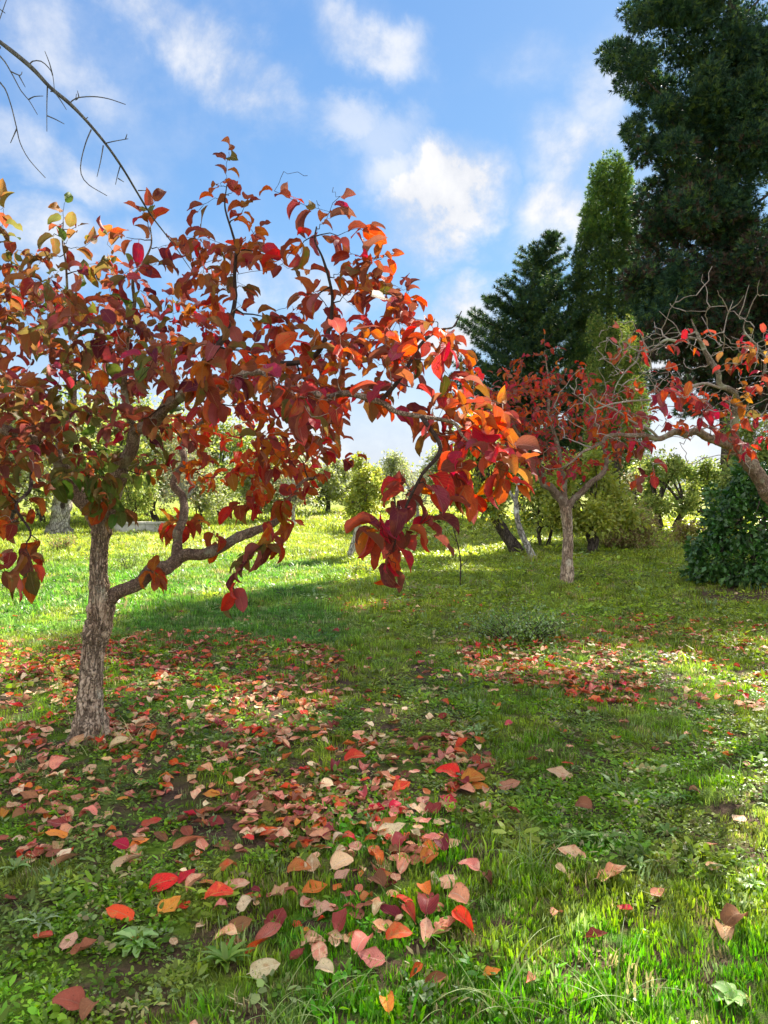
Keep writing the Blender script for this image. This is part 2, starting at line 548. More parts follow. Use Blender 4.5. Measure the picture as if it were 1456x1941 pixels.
def grass_mat():
    m, T = new_mat('ground cover')
    g = T.n('ShaderNodeAttribute', attribute_type='INSTANCER', attribute_name='gcol').outputs['Color']
    r = T.n('ShaderNodeObjectInfo').outputs['Random']
    rv = T.n('ShaderNodeAttribute', attribute_type='GEOMETRY', attribute_name='rnd').outputs['Fac']
    hs = T.n('ShaderNodeHueSaturation', ins={'Color': g})
    T.put(hs.inputs['Value'], T.rng(rv, 0, 1, .60, 1.45, False))
    T.put(hs.inputs['Hue'], T.rng(T.math('FRACT', T.math('MULTIPLY', T.math('ADD', rv, r), 3.3)), 0, 1, .475, .515, False))
    s = T.n('ShaderNodeSeparateXYZ', ins={0: T.n('ShaderNodeTexCoord').outputs['UV']})
    col = T.mix(T.rng(s.outputs[1], .55, 1.0, 0, .35), hs.outputs[0], (.38, .40, .13))
    finish_leaf(T, col, .45, .42, spec=.35, tsat=1.8)
    return m


M['grass'] = grass_mat()


def ground_mat():
    m, T = new_mat('soil and turf')
    g = T.n('ShaderNodeNewGeometry').outputs['Position']
    a = T.n('ShaderNodeAttribute', attribute_type='GEOMETRY', attribute_name='zone').outputs['Color']
    n = T.noise(g, 5, 6, .65)
    f = T.noise(g, 38, 5, .7)
    v = T.noise(g, 160, 3, .6)
    soil = T.mix(T.rng(f, .3, .7), (.050, .030, .020), (.16, .10, .065))
    green = T.mix(1.0, a, T.mix(f, (.45, .45, .45), (1.35, 1.3, 1.2)), 'MULTIPLY')
    s = T.n('ShaderNodeSeparateXYZ', ins={0: g})
    dist = T.rng(s.outputs[1], 6, 16, 0, .55)
    k = T.rng(T.math('ADD', n, dist), .42, .60)
    col = T.mix(k, soil, green)
    b = T.n('ShaderNodeBump', ins={'Strength': 1.0, 'Distance': .02, 'Height': T.math('ADD', f, T.math('MULTIPLY', v, .4))})
    p = T.n('ShaderNodeBsdfPrincipled', ins={'Base Color': col, 'Roughness': .95, 'Specular IOR Level': .15, 'Normal': b.outputs[0]})
    T.n('ShaderNodeOutputMaterial', ins={'Surface': p.outputs[0]})
    return m


M['ground'] = ground_mat()


def plain_stone():
    m, T = new_mat('pale stone')
    co = T.n('ShaderNodeTexCoord').outputs['Object']
    n = T.noise(co, 3, 6, .7)
    col = T.mix(T.rng(n, .35, .65), (.42, .39, .33), (.62, .59, .52))
    b = T.n('ShaderNodeBump', ins={'Strength': .6, 'Distance': .02, 'Height': T.noise(co, 30, 4)})
    p = T.n('ShaderNodeBsdfPrincipled', ins={'Base Color': col, 'Roughness': .9, 'Normal': b.outputs[0]})
    T.n('ShaderNodeOutputMaterial', ins={'Surface': p.outputs[0]})
    return m


M['stone'] = plain_stone()

# ---------------------------------------------------------------- ground
LAWN = np.array([.085, .20, .030]); MOSS = np.array([.145, .265, .022]); OLIVE = np.array([.21, .28, .032])
DEEP = np.array([.095, .27, .014]); YELL = np.array([.24, .28, .04]); GREY = np.array([.20, .27, .07])


def zone_color(x, y):
    """colour of the plant cover at a place on the ground"""
    x = np.asarray(x, float); y = np.asarray(y, float)
    px, py, _ = proj(np.stack([x, y, np.zeros_like(x)], -1))
    c = np.tile(MOSS, (len(x), 1))

    def blend(mask, col):
        nonlocal c
        mask = np.clip(mask, 0, 1)[:, None]
        c = c * (1 - mask) + col * mask
    wob = (fbm(x * .9, y * .9, 21, 3) - .5)
    far = np.clip((y + wob * 5 - 5.5) / 3.0, 0, 1)
    blend(far, OLIVE)
    # the mown lawn beyond the left tree
    xl = -0.2 * 1 + wob * 1.6
    lawn = np.clip((xl - x - .05 * y) * 1.2 + .6, 0, 1) * np.clip((y + wob * 1.2 - 7.1) * 2, 0, 1)
    blend(lawn, LAWN)
    blend(np.clip((y - 14 + wob * 5) / 4, 0, 1) * .8, YELL)
    # fine moss-like grass close to the camera, right of the leaf litter
    dd = np.hypot((x - .55) / 1.25, (y - 2.45) / .95) + wob * .8
    blend(np.clip((1.15 - dd) * 3, 0, 1), DEEP)
    p2 = fbm(x * 3.1, y * 3.1, 33, 3)
    blend(np.clip((p2 - .56) * 7, 0, 1) * np.clip(1.3 - y / 10, 0, 1) * .7, GREY)
    p3 = fbm(x * 2.1, y * 2.1, 43, 3)
    blend(np.clip((p3 - .55) * 7, 0, 1) * .6, YELL)
    return c


def soil_mask(x, y):
    """1 where bare soil shows"""
    px, py, _ = proj(np.stack([x, y, np.zeros_like(x)], -1))
    n = fbm(x * 2.6, y * 2.6, 51, 4)
    base = np.clip((n - .60) * 9, 0, 1) * .7
    right = np.clip(1 - np.hypot((px - 1390) / 210, (py - 1620) / 160), 0, 1) * 1.0
    left = np.clip(1 - np.hypot((px - 120) / 260, (py - 1760) / 240), 0, 1) * .45
    mid = np.clip(1 - np.hypot((px - 300) / 380, (py - 1500) / 130), 0, 1) * .1
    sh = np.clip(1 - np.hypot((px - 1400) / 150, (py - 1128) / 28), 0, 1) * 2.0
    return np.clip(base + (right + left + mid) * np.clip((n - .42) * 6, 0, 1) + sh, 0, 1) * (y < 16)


def build_ground():
    def axis(a, lin, n, far):
        t = np.linspace(-1, 1, n)
        return np.sinh(t * math.asinh(far / lin)) * lin + a
    xs = axis(0, 1.2, 260, 420)
    ys = np.concatenate([-np.geomspace(120, .3, 30), np.linspace(0, 1.0, 12), 1.05 + np.sinh(np.linspace(0, 1, 290) * math.asinh(900 / 1.6)) * 1.6])
    X, Y = np.meshgrid(xs, ys)
    x, y = X.ravel(), Y.ravel()
    V = np.stack([x, y, height(x, y)], -1)
    nx, ny = len(xs), len(ys)
    i = (np.arange(ny - 1)[:, None] * nx + np.arange(nx - 1)[None]).ravel()
    F = np.stack([i, i + 1, i + 1 + nx, i + nx], -1)
    me = mesh_np('ground', V, F, [M['ground']], smooth=True)
    a = me.attributes.new('zone', 'FLOAT_COLOR', 'POINT')
    c = zone_color(x, y)
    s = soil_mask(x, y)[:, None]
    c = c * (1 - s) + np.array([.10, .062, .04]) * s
    a.data.foreach_set('color', np.concatenate([c, np.ones((len(c), 1))], 1).astype(np.float32).ravel())
    return tag(link('ground', me), kind='structure')


build_ground()

# ---------------------------------------------------------------- leaf templates
def leaf_template(nu=4, nv=8, fold=.35, droop=.6, wave=.06, seed=0, width=.62, petiole=.12, twist=0.0, rise=None):
    """ovate pointed leaf along +Y, blade length 1, top side +Z; the midrib is an arc.  V, quads, uv"""
    rs = np.random.default_rng(seed)
    ph = rs.uniform(0, 6.28, 6)
    th0 = droop * .45 if rise is None else rise
    V, UV = [], []
    y, z, tp = petiole, 0.0, 0.0
    for j in range(nv + 1):
        t = j / nv
        t = .5 * t + .5 * (.5 - .5 * math.cos(math.pi * t))
        w = width * .5 * (math.sin(math.pi * t ** .74) ** .66 if 0 < t < 1 else 0.0)
        if t > .84:
            w *= 1 - (t - .84) / .16 * .45
        w = max(w * (1 + .05 * math.sin(t * 11 + ph[4])), .007)
        th = th0 - droop * t
        y += (t - tp) * math.cos(th); z += (t - tp) * math.sin(th); tp = t
        ny, nz = -math.sin(th), math.cos(th)
        for i in range(nu + 1):
            u = i / nu * 2 - 1
            fo = fold * (1 + .25 * math.sin(t * 4 + ph[5]))
            x = u * w * math.cos(fo)
            h = (abs(u) * .55 + u * u * .45) * w * math.sin(fo)
            h += wave * w * (math.sin(t * 8 + ph[0] + (2.2 if u > 0 else 0)) + .5 * math.sin(t * 15 + ph[1] + u * 2)) * u * u
            tw = twist * (t - .3)
            X = x * math.cos(tw) - h * math.sin(tw); Hh = x * math.sin(tw) + h * math.cos(tw)
            V.append((X, y + Hh * ny, z + Hh * nz))
            UV.append(((u + 1) / 2, t))
    F = []
    for j in range(nv):
        for i in range(nu):
            a = j * (nu + 1) + i
            F.append((a, a + 1, a + nu + 2, a + nu + 1))
    b = len(V)
    for (x, yy, zz) in ((-.012, 0, .0), (.012, 0, .0), (-.010, petiole * .5, .012), (.010, petiole * .5, .012), (-.009, petiole + .03, 0.004), (.009, petiole + .03, 0.004)):
        V.append((x, yy, zz)); UV.append((.5, .02))
    F += [(b, b + 1, b + 3, b + 2), (b + 2, b + 3, b + 5, b + 4)]
    return np.array(V), np.array(F), np.array(UV)


TREE_T = [leaf_template(4, 8, f, d, w, s, wd, .14, tw) for s, (f, d, w, wd, tw) in enumerate([
    (.45, 1.3, .12, .58, .2), (.85, 1.7, .10, .60, -.3), (.30, .8, .22, .62, .4), (1.1, 1.2, .12, .58, .3), (.60, 2.2, .25, .56, -.4),
    (.20, .6, .15, .64, 0), (1.25, 2.0, .12, .60, .2), (.55, .4, .3, .56, .6), (.7, 1.9, .2, .5, -.5), (.35, 1.1, .35, .60, -.8)])]
TREE_LO = [leaf_template(2, 5, f, d, .05, s, .60, .1) for s, (f, d) in enumerate([(.4, 1.2), (.8, 1.6), (.3, .8), (1.0, .9)])]
FALL_T = {'flat': [leaf_template(4, 9, .12, .30, .12, 11, .66, .10), leaf_template(4, 9, .18, -.35, .16, 12, .72, .08), leaf_template(4, 9, .10, .5, .14, 13, .62, .1)],
          'cupped': [leaf_template(4, 9, .45, -.8, .12, 14, .70, .08), leaf_template(4, 9, .65, -.6, .15, 15, .68, .08), leaf_template(4, 9, .35, 1.0, .16, 16, .70, .1)],
          'folded': [leaf_template(4, 9, 1.15, .6, .12, 17, .64, .1), leaf_template(4, 9, 1.0, -.9, .15, 18, .62, .1, .3), leaf_template(4, 9, 1.3, .2, .15, 19, .60, .1)],
          'curled': [leaf_template(4, 10, .45, 2.0, .25, 20, .68, .1, .5), leaf_template(4, 10, .35, -1.8, .25, 21, .70, .1, -.5), leaf_template(4, 10, .7, -1.4, .3, 22, .64, .1, .7)]}
FALL_LO = {'flat': [leaf_template(2, 6, .12, .30, .12, 11, .66, .10), leaf_template(2, 6, .18, -.35, .16, 12, .72, .08), leaf_template(2, 6, .10, .5, .14, 13, .62, .1)],
          'cupped': [leaf_template(2, 6, .45, -.8, .12, 14, .70, .08), leaf_template(2, 6, .65, -.6, .15, 15, .68, .08), leaf_template(2, 6, .35, 1.0, .16, 16, .70, .1)],
          'folded': [leaf_template(2, 6, 1.15, .6, .12, 17, .64, .1), leaf_template(2, 6, 1.0, -.9, .15, 18, .62, .1, .3), leaf_template(2, 6, 1.3, .2, .15, 19, .60, .1)],
          'curled': [leaf_template(2, 6, .45, 2.0, .25, 20, .68, .1, .5), leaf_template(2, 6, .35, -1.8, .25, 21, .70, .1, -.5), leaf_template(2, 6, .7, -1.4, .3, 22, .64, .1, .7)]}
_shared = {}


def shared_leaf(tset, k, mat):
    key = (id(tset), k, mat)
    if key not in _shared:
        V, F, UV = tset[k]
        _shared[key] = mesh_np('leaf', V, F, [M[mat]], uv=UV, smooth=True)
    return _shared[key]


# ---------------------------------------------------------------- leafy tree builder (limbs drawn by hand, twigs grown to targets)
class Tree:
    def __init__(self, name, label, cat, base, group=None):
        self.root = thing(name, label, cat, base, group)
        self.base = Vector(base)
        self.nodes = []      # (pos, radius)
        self.leaves = []     # (pos, dir, normal, size, matname)
        self.twigs = 0

    def limb(self, name, pts, rad, step, seg, mat, rough=.25, ridges=0.0, seed=0, node=True):
        if not (name == 'trunk'):
            kr = np.random.default_rng(int(seed) + 200)
            q, rr = [Vector(pts[0])], [rad[0]]
            for a, b, ra, rb in zip(pts[:-1], pts[1:], rad[:-1], rad[1:]):
                L = (b - a).length
                k = 2 if L > .16 else 1
                for m in range(1, k + 1):
                    p = a.lerp(b, m / k)
                    if m < k:
                        p = p + Vector(kr.normal(0, 1, 3)) * min(.09 * L, .035)
                    q.append(p); rr.append(ra + (rb - ra) * m / k)
            pts, rad = q, rr
        P, R = smooth_path(pts, rad, step)
        # nodes where side shoots left swell the wood a little
        L_ = np.concatenate([[0], np.cumsum(np.linalg.norm(np.diff(P, axis=0), axis=1))])
        R = R * (1 + .22 * np.clip(fbm(L_ * 16, L_ * 0 + seed, 3.0, 2) - .55, 0, 1) * 3)
        V, F = tube(P, R, seg, rough, ridges, seed)
        link(name, tube_mesh(name, V, F, [M[mat]]), self.root)
        if node:
            st = max(1, int(.04 / step))
            for i in range(0, len(P), st):
                self.nodes.append((P[i], R[i]))
        return P, R

    def grow(self, targets, leaf_fn, rmax=.006, seg=5, mat='twig', arch=.12, step=.05, tip=.0013, from_r=.05, jitter=.04, name='twig', rmin=0.0, rs=None):
        """greedy growth: every target gets a twig from the closest part of the tree"""
        rs = rs or np.random.default_rng(11)
        T = [np.array(t, float) for t in targets]
        NP = np.array([n[0] for n in self.nodes]); NR = np.array([n[1] for n in self.nodes])
        ok = NR < from_r
        NP, NR = NP[ok], NR[ok]
        dist = [np.min(np.linalg.norm(NP - t, axis=1)) for t in T]
        order = np.argsort(dist)
        for q in order:
            t = T[q]
            dd = np.linalg.norm(NP - t, axis=1)
            # prefer starts below / nearer the trunk than the target
            i = int(np.argmin(dd + .35 * np.clip(NP[:, 2] - t[2], 0, 1)))
            p0, r0 = NP[i], NR[i]
            L = np.linalg.norm(t - p0)
            if L < .03:
                continue
            n = max(4, int(L / step))
            mid = (p0 + t) / 2 + np.array([0, 0, arch * L]) + rs.normal(0, .08 * L, 3)
            s = np.linspace(0, 1, n + 1)[:, None]
            P = (1 - s) ** 2 * p0 + 2 * s * (1 - s) * mid + s ** 2 * t
            if n > 2:
                P[1:-1] += rs.normal(0, jitter * step * 3.0, (n - 1, 3))
            ra = max(rmin, min(r0 * .75, rmax * (0.45 + L * .9)))
            R = np.linspace(ra, tip, n + 1)
            V, F = tube(P, R, seg)
            link(name, tube_mesh(name, V, F, [M[mat]]), self.root)
            self.twigs += 1
            NP = np.vstack([NP, P[1:]]); NR = np.concatenate([NR, R[1:]])
            leaf_fn(self, P, L, rs)
        self.nodes = [(NP[i], NR[i]) for i in range(len(NP))]

    def leaf(self, p, d, n, s, m):
        self.leaves.append((p, d, n, s, m))

    def finish(self, tset, nmax=300, rs=None, bulk_name='foliage'):
        """the leaves that show largest become parts of their own, the rest one part"""
        rs = rs or np.random.default_rng(5)
        if not self.leaves:
            return
        P = np.array([l[0] for l in self.leaves]); D = np.array([l[1] for l in self.leaves]); N = np.array([l[2] for l in self.leaves])
        S = np.array([l[3] for l in self.leaves]); names = [l[4] for l in self.leaves]
        R = frames(D, N)
        px, py, z = proj(P)
        vis = (px > -20) & (px < 1476) & (py > -20) & (py < 1960) & (z > .3)
        score = np.where(vis, S / np.maximum(z, .3), 0) * rs.uniform(.75, 1.0, len(S))
        order = np.argsort(-score)
        ind = [i for i in order[:nmax] if vis[i]]
        rest = np.setdiff1d(np.arange(len(S)), ind)
        var = rs.integers(0, len(tset), len(S))
        pw = np.array(parent_world(self.root))
        for i in ind:
            o = bpy.data.objects.new('leaf', shared_leaf(tset, int(var[i]), names[i]))
            COL.objects.link(o)
            o.parent = self.root
            m = Matrix(R[i].tolist()).to_4x4()
            o.matrix_local = Matrix.Translation(Vector(P[i] - pw)) @ m @ Matrix.Scale(float(S[i]), 4)
        if len(rest):
            mats = sorted(set(names[i] for i in rest))
            Vs, Fs, UVs, MI, RN, off = [], [], [], [], [], 0
            for k in range(len(tset)):
                for mi, mn in enumerate(mats):
                    sel = np.array([i for i in rest if var[i] == k and names[i] == mn], int)
                    if not len(sel):
                        continue
                    V, F, UV, idx = scatter(*tset[k], R[sel], S[sel], P[sel])
                    Vs.append(V); Fs.append(F + off); UVs.append(UV); off += len(V)
                    MI.append(np.full(len(F), mi)); RN.append(rs.uniform(0, 1, len(sel))[idx])
            me = mesh_np(bulk_name, np.vstack(Vs), np.vstack(Fs), [M[m] for m in mats], np.concatenate(MI), np.vstack(UVs), np.concatenate(RN), True)
            o = link(bulk_name, me, self.root)
            o['kind'] = 'stuff'
        print(self.root.name, 'twigs', self.twigs, 'leaves', len(ind), '+', len(rest))


def unit(v):
    v = np.asarray(v, float)
    return v / (np.linalg.norm(v) + 1e-9)


def sprig_leaves(pick, size=(.09, .15), spacing=.045, frac=.65, droop=.75, prob=1.0, maxl=14, spread=1.0):
    """leaf function for Tree.grow: alternate leaves along the outer part of a twig"""
    def fn(tree, P, L, rs):
        seg = np.linalg.norm(np.diff(P, axis=0), axis=1)
        cum = np.concatenate([[0], np.cumsum(seg)])
        tot = cum[-1]
        a0 = tot * (1 - frac) if tot > .3 else tot * .15
        a0 = max(a0, tot - maxl * spacing)
        s = tot
        k = 0
        while s > a0:
            i = min(np.searchsorted(cum, s) - 1, len(P) - 2)
            i = max(i, 0)
            t = (s - cum[i]) / (seg[i] + 1e-9)
            p = P[i] + (P[i + 1] - P[i]) * t
            td = unit(P[i + 1] - P[i])
            if rs.random() < prob:
                side = unit(np.cross(td, unit(rs.normal(0, 1, 3))))
                d = td * rs.uniform(.15, .9) + side * spread * rs.uniform(.6, 1.2) + np.array([0, 0, -droop * rs.uniform(.3, 1.3)])
                if k == 0:
                    d = td * 1.2 + side * .3 + np.array([0, 0, -droop * .5])
                nrm = unit(np.array([0, 0, 1.0]) + rs.normal(0, .55, 3))
                tree.leaf(p, unit(d), nrm, rs.uniform(*size) * (1.0 if k > 1 else .85), pick(p, rs))
            s -= spacing * rs.uniform(.6, 1.5)
            k += 1
    return fn


def pts(*a):
    return [at(*p) for p in a]


# ================================================================ LEFT PERSIMMON
def build_left_persimmon():
    b = gnd(173, 1402)
    T = Tree('persimmon_tree', 'nearest persimmon tree, brown trunk forking low, wide crown of red and orange leaves', 'tree', b)
    D = b.y
    tr = pts((170, 1425, D), (173, 1385, D), (173, 1330, D), (175, 1270, D), (180, 1220, D), (192, 1160, D), (188, 1090, D), (190, 1030, D), (196, 985, D), (203, 950, D))
    T.limb('trunk', tr, [.165, .098, .068, .060, .058, .066, .046, .045, .056, .042], .007, 80, 'bark', .26, .30, 1.0, node=False)
    A = T.limb('branch', pts((192, 1000, D), (170, 962, D - .02), (140, 925, D - .05), (122, 885, D - .1), (88, 848, D - .2), (35, 825, D - .3), (-60, 780, D - .4), (-150, 700, D - .5)),
               [.052, .052, .046, .040, .035, .028, .020, .012], .012, 36, 'limb', .3, .12, 2.0)
    B = T.limb('branch', pts((200, 985, D), (215, 930, D), (228, 880, D - .05), (258, 815, D - .2), (320, 765, D - .45), (385, 728, D - .75), (455, 712, D - 1.0), (520, 735, D - 1.15), (590, 765, D - 1.3)),
               [.060, .050, .038, .032, .030, .026, .020, .016, .010], .012, 36, 'limb', .3, .12, 3.0)
    Cc = T.limb('branch', pts((188, 1165, D), (225, 1122, D + .03), (290, 1078, D + .08), (350, 1052, D + .1), (420, 1038, D + .1), (480, 1008, D + .15), (540, 960, D + .2), (600, 905, D + .3)),
                [.044, .040, .036, .034, .030, .024, .016, .008], .010, 36, 'limb', .3, .14, 4.0)
    T.limb('branch', pts((335, 1062, D + .1), (337, 1010, D + .15), (350, 965, D + .25), (328, 915, D + .4), (345, 850, D + .6), (400, 780, D + .8), (430, 680, D + 1.0)),
           [.030, .026, .026, .022, .018, .012, .006], .012, 24, 'limb', .3, .1, 5.0)
    T.limb('branch', pts((450, 714, D - 1.0), (530, 690, D - 1.05), (590, 680, D - 1.1), (622, 630, D - 1.1), (630, 570, D - 1.1), (612, 490, D - 1.1), (600, 430, D - 1.05)),
           [.014, .012, .011, .009, .007, .005, .003], .012, 14, 'twig', .15, 0, 6.0)
    T.limb('branch', pts((520, 737, D - 1.15), (620, 752, D - 1.4), (720, 762, D - 1.6), (800, 790, D - 1.7), (880, 830, D - 1.72), (930, 870, D - 1.7)),
           [.015, .012, .010, .008, .005, .0025], .012, 14, 'limb', .25, 0, 7.0)
    T.limb('branch', pts((800, 790, D - 1.7), (835, 850, D - 1.75), (800, 900, D - 1.78), (770, 960, D - 1.8), (745, 1040, D - 1.8)),
           [.009, .008, .006, .004, .002], .012, 10, 'twig', .15, 0, 8.0)
    T.limb('branch', pts((258, 815, D - .2), (235, 740, D - .3), (240, 660, D - .4), (255, 580, D - .45), (270, 500, D - .5), (285, 430, D - .5)),
           [.020, .017, .013, .010, .006, .003], .012, 14, 'limb', .15, 0, 9.0)
    T.limb('branch', pts((385, 728, D - .75), (410, 660, D - .6), (440, 600, D - .5), (445, 520, D - .45), (440, 440, D - .4), (430, 350, D - .4)),
           [.020, .016, .013, .009, .006, .0025], .012, 14, 'twig', .15, 0, 10.0)
    T.limb('branch', pts((122, 885, D - .1), (125, 800, D + .1), (140, 700, D + .2), (130, 600, D + .2), (125, 500, D + .1), (120, 420, D + .1)),
           [.024, .019, .015, .010, .006, .003], .012, 14, 'limb', .15, 0, 11.0)
    T.limb('branch', pts((88, 848, D - .2), (60, 900, D - .5), (30, 960, D - .8), (50, 1030, D - 1.0)),
           [.016, .011, .007, .003], .012, 10, 'twig', .15, 0, 12.0)
    T.limb('branch', pts((720, 762, D - 1.6), (770, 700, D - 1.5), (800, 650, D - 1.45), (835, 625, D - 1.4), (875, 590, D - 1.3)),
           [.009, .008, .006, .004, .002], .012, 10, 'twig', .15, 0, 13.0)

    rs = np.random.default_rng(21)

    def pick(p, rs):
        px, py, z = proj(p)
        px, py, z = px[0], py[0], z[0]
        if 100 < px < 300 and 850 < py < 1010 and z < D + .3:
            w = dict(green=9, olive=2, orange=1)
        elif 90 < px < 240 and py > 670 and py < 860 and rs.random() < .45:
            w = dict(green=4, olive=3, maroon=1)
        elif px < 185 and py < 560:
            w = dict(olive=6, green=2, rust=2, maroon=1)
        elif px < 330 and py < 900:
            w = dict(maroon=4.5, rust=3.2, olive=6.5, rose=2.8, crimson=2, orange=.9, green=1.8)
        elif px < 120:
            w = dict(olive=6, orange=2, rust=4, maroon=3) if py > 1000 else dict(olive=3, orange=3, rust=4, scarlet=1)
        elif px < 640 and py > 720 and z > D - .3:
            w = dict(orange=6, scarlet=5, amber=2, crimson=2)
        elif px > 680 and py > 880 and px < 870:
            w = dict(crimson=6, maroon=4, scarlet=2, rose=1)
        elif px > 850:
            w = dict(orange=3.5, scarlet=3, crimson=4, amber=1.2, rose=1.4, rust=2)
        elif py > 1000 and px > 380:
            w = dict(maroon=4, olive=4, crimson=2)
        elif py < 620:
            w = dict(rust=4.5, scarlet=2.2, crimson=3.6, orange=1.5, maroon=2.6, olive=1.2, rose=1.2)
        else:
            w = dict(scarlet=3.2, orange=2.2, rust=3.6, crimson=4, maroon=3, amber=.6, olive=1.8, rose=1.4)
        k = list(w); v = np.array([w[i] for i in k], float)
        return k[rs.choice(len(k), p=v / v.sum())]

    # hand-set sprigs of the outline
    tip = [(434, 288, 4.1), (428, 330, 4.1), (440, 365, 4.1), (408, 375, 4.1), (462, 395, 4.0), (412, 352, 4.1), (520, 362, 3.5), (645, 372, 3.5), (655, 440, 3.4), (700, 430, 3.4), (745, 480, 3.4), (770, 545, 3.4),
           (122, 385, 4.6), (112, 425, 4.6), (145, 430, 4.6), (100, 480, 4.6), (155, 510, 4.5), (128, 455, 4.5), (75, 500, 4.6), (40, 500, 4.5), (8, 440, 4.2), (-15, 400, 4.2), (15, 500, 4.3), (215, 480, 4.3), (180, 500, 4.4), (95, 450, 4.6), (150, 470, 4.6), (185, 450, 4.6), (205, 440, 4.3), (270, 405, 4.0), (290, 385, 4.0), (240, 450, 4.0), (378, 398, 4.1), (350, 450, 4.0), (300, 470, 4.0),
           (5, 385, 4.2), (-20, 430, 4.2), (20, 470, 4.3), (-40, 500, 4.2), (60, 480, 4.4), (825, 610, 3.1), (800, 640, 3.1), (760, 590, 3.2), (780, 570, 3.3), (720, 560, 3.3), (690, 500, 3.3),
           (640, 520, 3.4), (560, 470, 3.5), (570, 560, 3.5), (470, 380, 3.9), (490, 430, 3.9), (455, 470, 3.9), (525, 505, 3.7), (610, 425, 3.45)]
    hang = [(730, 1050, 2.66), (750, 1075, 2.66), (745, 1040, 2.7), (770, 1000, 2.68), (700, 1000, 2.7), (830, 960, 2.7), (815, 1010, 2.68), (790, 930, 2.7), (735, 960, 2.7), (760, 900, 2.75), (980, 880, 2.8), (960, 900, 2.8), (920, 860, 2.8), (865, 900, 2.8), (735, 1065, 2.68), (760, 1030, 2.7), (712, 985, 2.7), (785, 1010, 2.72), (815, 985, 2.7), (820, 930, 2.7), (725, 1010, 2.7), (770, 940, 2.75), (800, 900, 2.75), (840, 890, 2.8), (750, 960, 2.7),
            (975, 915, 2.8), (955, 880, 2.8), (890, 945, 2.8), (930, 900, 2.85), (905, 870, 2.8), (870, 850, 2.8), (960, 830, 2.9), (940, 795, 2.9), (900, 800, 2.8),
            (448, 1100, 3.9), (470, 1060, 4.0), (500, 1030, 4.1), (520, 1030, 4.2), (440, 1130, 3.9), (290, 1085, 4.4), (300, 1095, 4.4),
            (45, 1095, 3.4), (60, 1060, 3.5), (10, 1050, 3.4), (-10, 1080, 3.3), (75, 1030, 3.6), (20, 990, 3.6), (60, 960, 3.8), (0, 930, 3.8), (60, 900, 4.0), (30, 880, 4.0),
            (150, 905, 4.1), (200, 930, 4.1), (225, 905, 4.1), (180, 950, 4.1), (232, 965, 4.2), (208, 975, 4.2), (190, 890, 4.0), (340, 1000, 4.8), (370, 980, 4.9), (320, 1000, 5.0), (400, 1000, 4.6), (560, 985, 4.9), (540, 950, 4.5), (480, 940, 4.3), (440, 960, 4.3), (500, 900, 4.2), (540, 880, 4.0)]
    T.grow([at(*t) for t in tip], sprig_leaves(pick, (.075, .14), .034, .6, .7, 1.0, 8), rmax=.008, rs=rs, arch=-.02)
    T.grow([at(*t) for t in hang], sprig_leaves(pick, (.095, .155), .026, .6, 1.3, 1.0, 13), rmax=.006, rs=rs, arch=.14)
    T.grow([at(*t) for t in [(538, 325, 3.5), (583, 333, 3.5), (600, 380, 3.5), (632, 355, 3.5), (845, 622, 3.1), (868, 600, 3.1), (385, 500, 3.8), (450, 520, 3.6), (480, 560, 3.6), (210, 560, 4.0), (560, 560, 3.4), (520, 590, 3.4), (660, 560, 3.3),
            (860, 660, 3.0), (830, 690, 3.0), (845, 665, 3.0)]], lambda *a: None, rmax=.006, rs=rs, arch=-.02, jitter=.06)
    # the body of the crown: regions (centre, radii in px, depth range, count)
    reg = [(60, 650, 170, 130, 3.6, 5.6, 48), (200, 620, 150, 110, 3.5, 5.6, 40), (330, 600, 130, 120, 3.5, 5.4, 34), (120, 780, 190, 110, 3.6, 5.6, 46), (60, 840, 110, 60, 3.5, 4.3, 12), (-10, 950, 60, 80, 3.4, 4.2, 8), (300, 770, 150, 110, 3.8, 6.0, 26),
           (470, 560, 90, 130, 3.4, 4.8, 16), (560, 640, 110, 100, 3.2, 4.8, 16), (700, 600, 90, 90, 3.0, 4.0, 20), (720, 520, 60, 60, 3.2, 3.7, 8), (790, 660, 60, 50, 2.9, 3.4, 10), (700, 680, 70, 90, 2.7, 3.2, 12), (690, 720, 130, 90, 2.8, 4.0, 20), (560, 790, 120, 100, 3.2, 5.8, 26),
           (440, 840, 140, 110, 3.9, 6.2, 34), (600, 830, 90, 70, 3.6, 6.0, 16), (820, 740, 110, 70, 2.8, 3.6, 18), (890, 800, 90, 80, 2.7, 3.4, 16), (40, 880, 110, 70, 3.6, 5.2, 12), (-120, 700, 130, 200, 3.4, 5.4, 26),
           (210, 900, 90, 60, 4.0, 5.0, 9), (330, 700, 110, 60, 2.9, 3.7, 14), (480, 720, 110, 60, 2.7, 3.3, 16), (600, 740, 90, 60, 2.6, 3.0, 12), (20, 560, 120, 70, 3.4, 5.0, 22), (200, 540, 150, 50, 3.6, 5.0, 16), (380, 500, 90, 60, 3.5, 4.6, 14), (100, 720, 170, 90, 3.4, 4.2, 22), (-60, 850, 100, 80, 3.4, 5.0, 14), (560, 700, 90, 60, 4.2, 5.5, 14), (520, 900, 90, 60, 4.0, 6.0, 14), (620, 500, 70, 60, 3.2, 3.7, 4), (400, 690, 120, 90, 3.4, 6.0, 16)]
    tg = []
    for cx, cy, rx, ry, z0, z1, n in reg:
        for _ in range(n):
            a = rs.uniform(0, 2 * np.pi); r = math.sqrt(rs.random())
            tg.append(at(cx + rx * r * math.cos(a), cy + ry * r * math.sin(a), rs.uniform(z0, z1)))
    rs.shuffle(tg)
    T.grow(tg[:262], sprig_leaves(pick, (.064, .132), .029, .8, .8, .95, 13), rmax=.008, rs=rs, arch=.06)
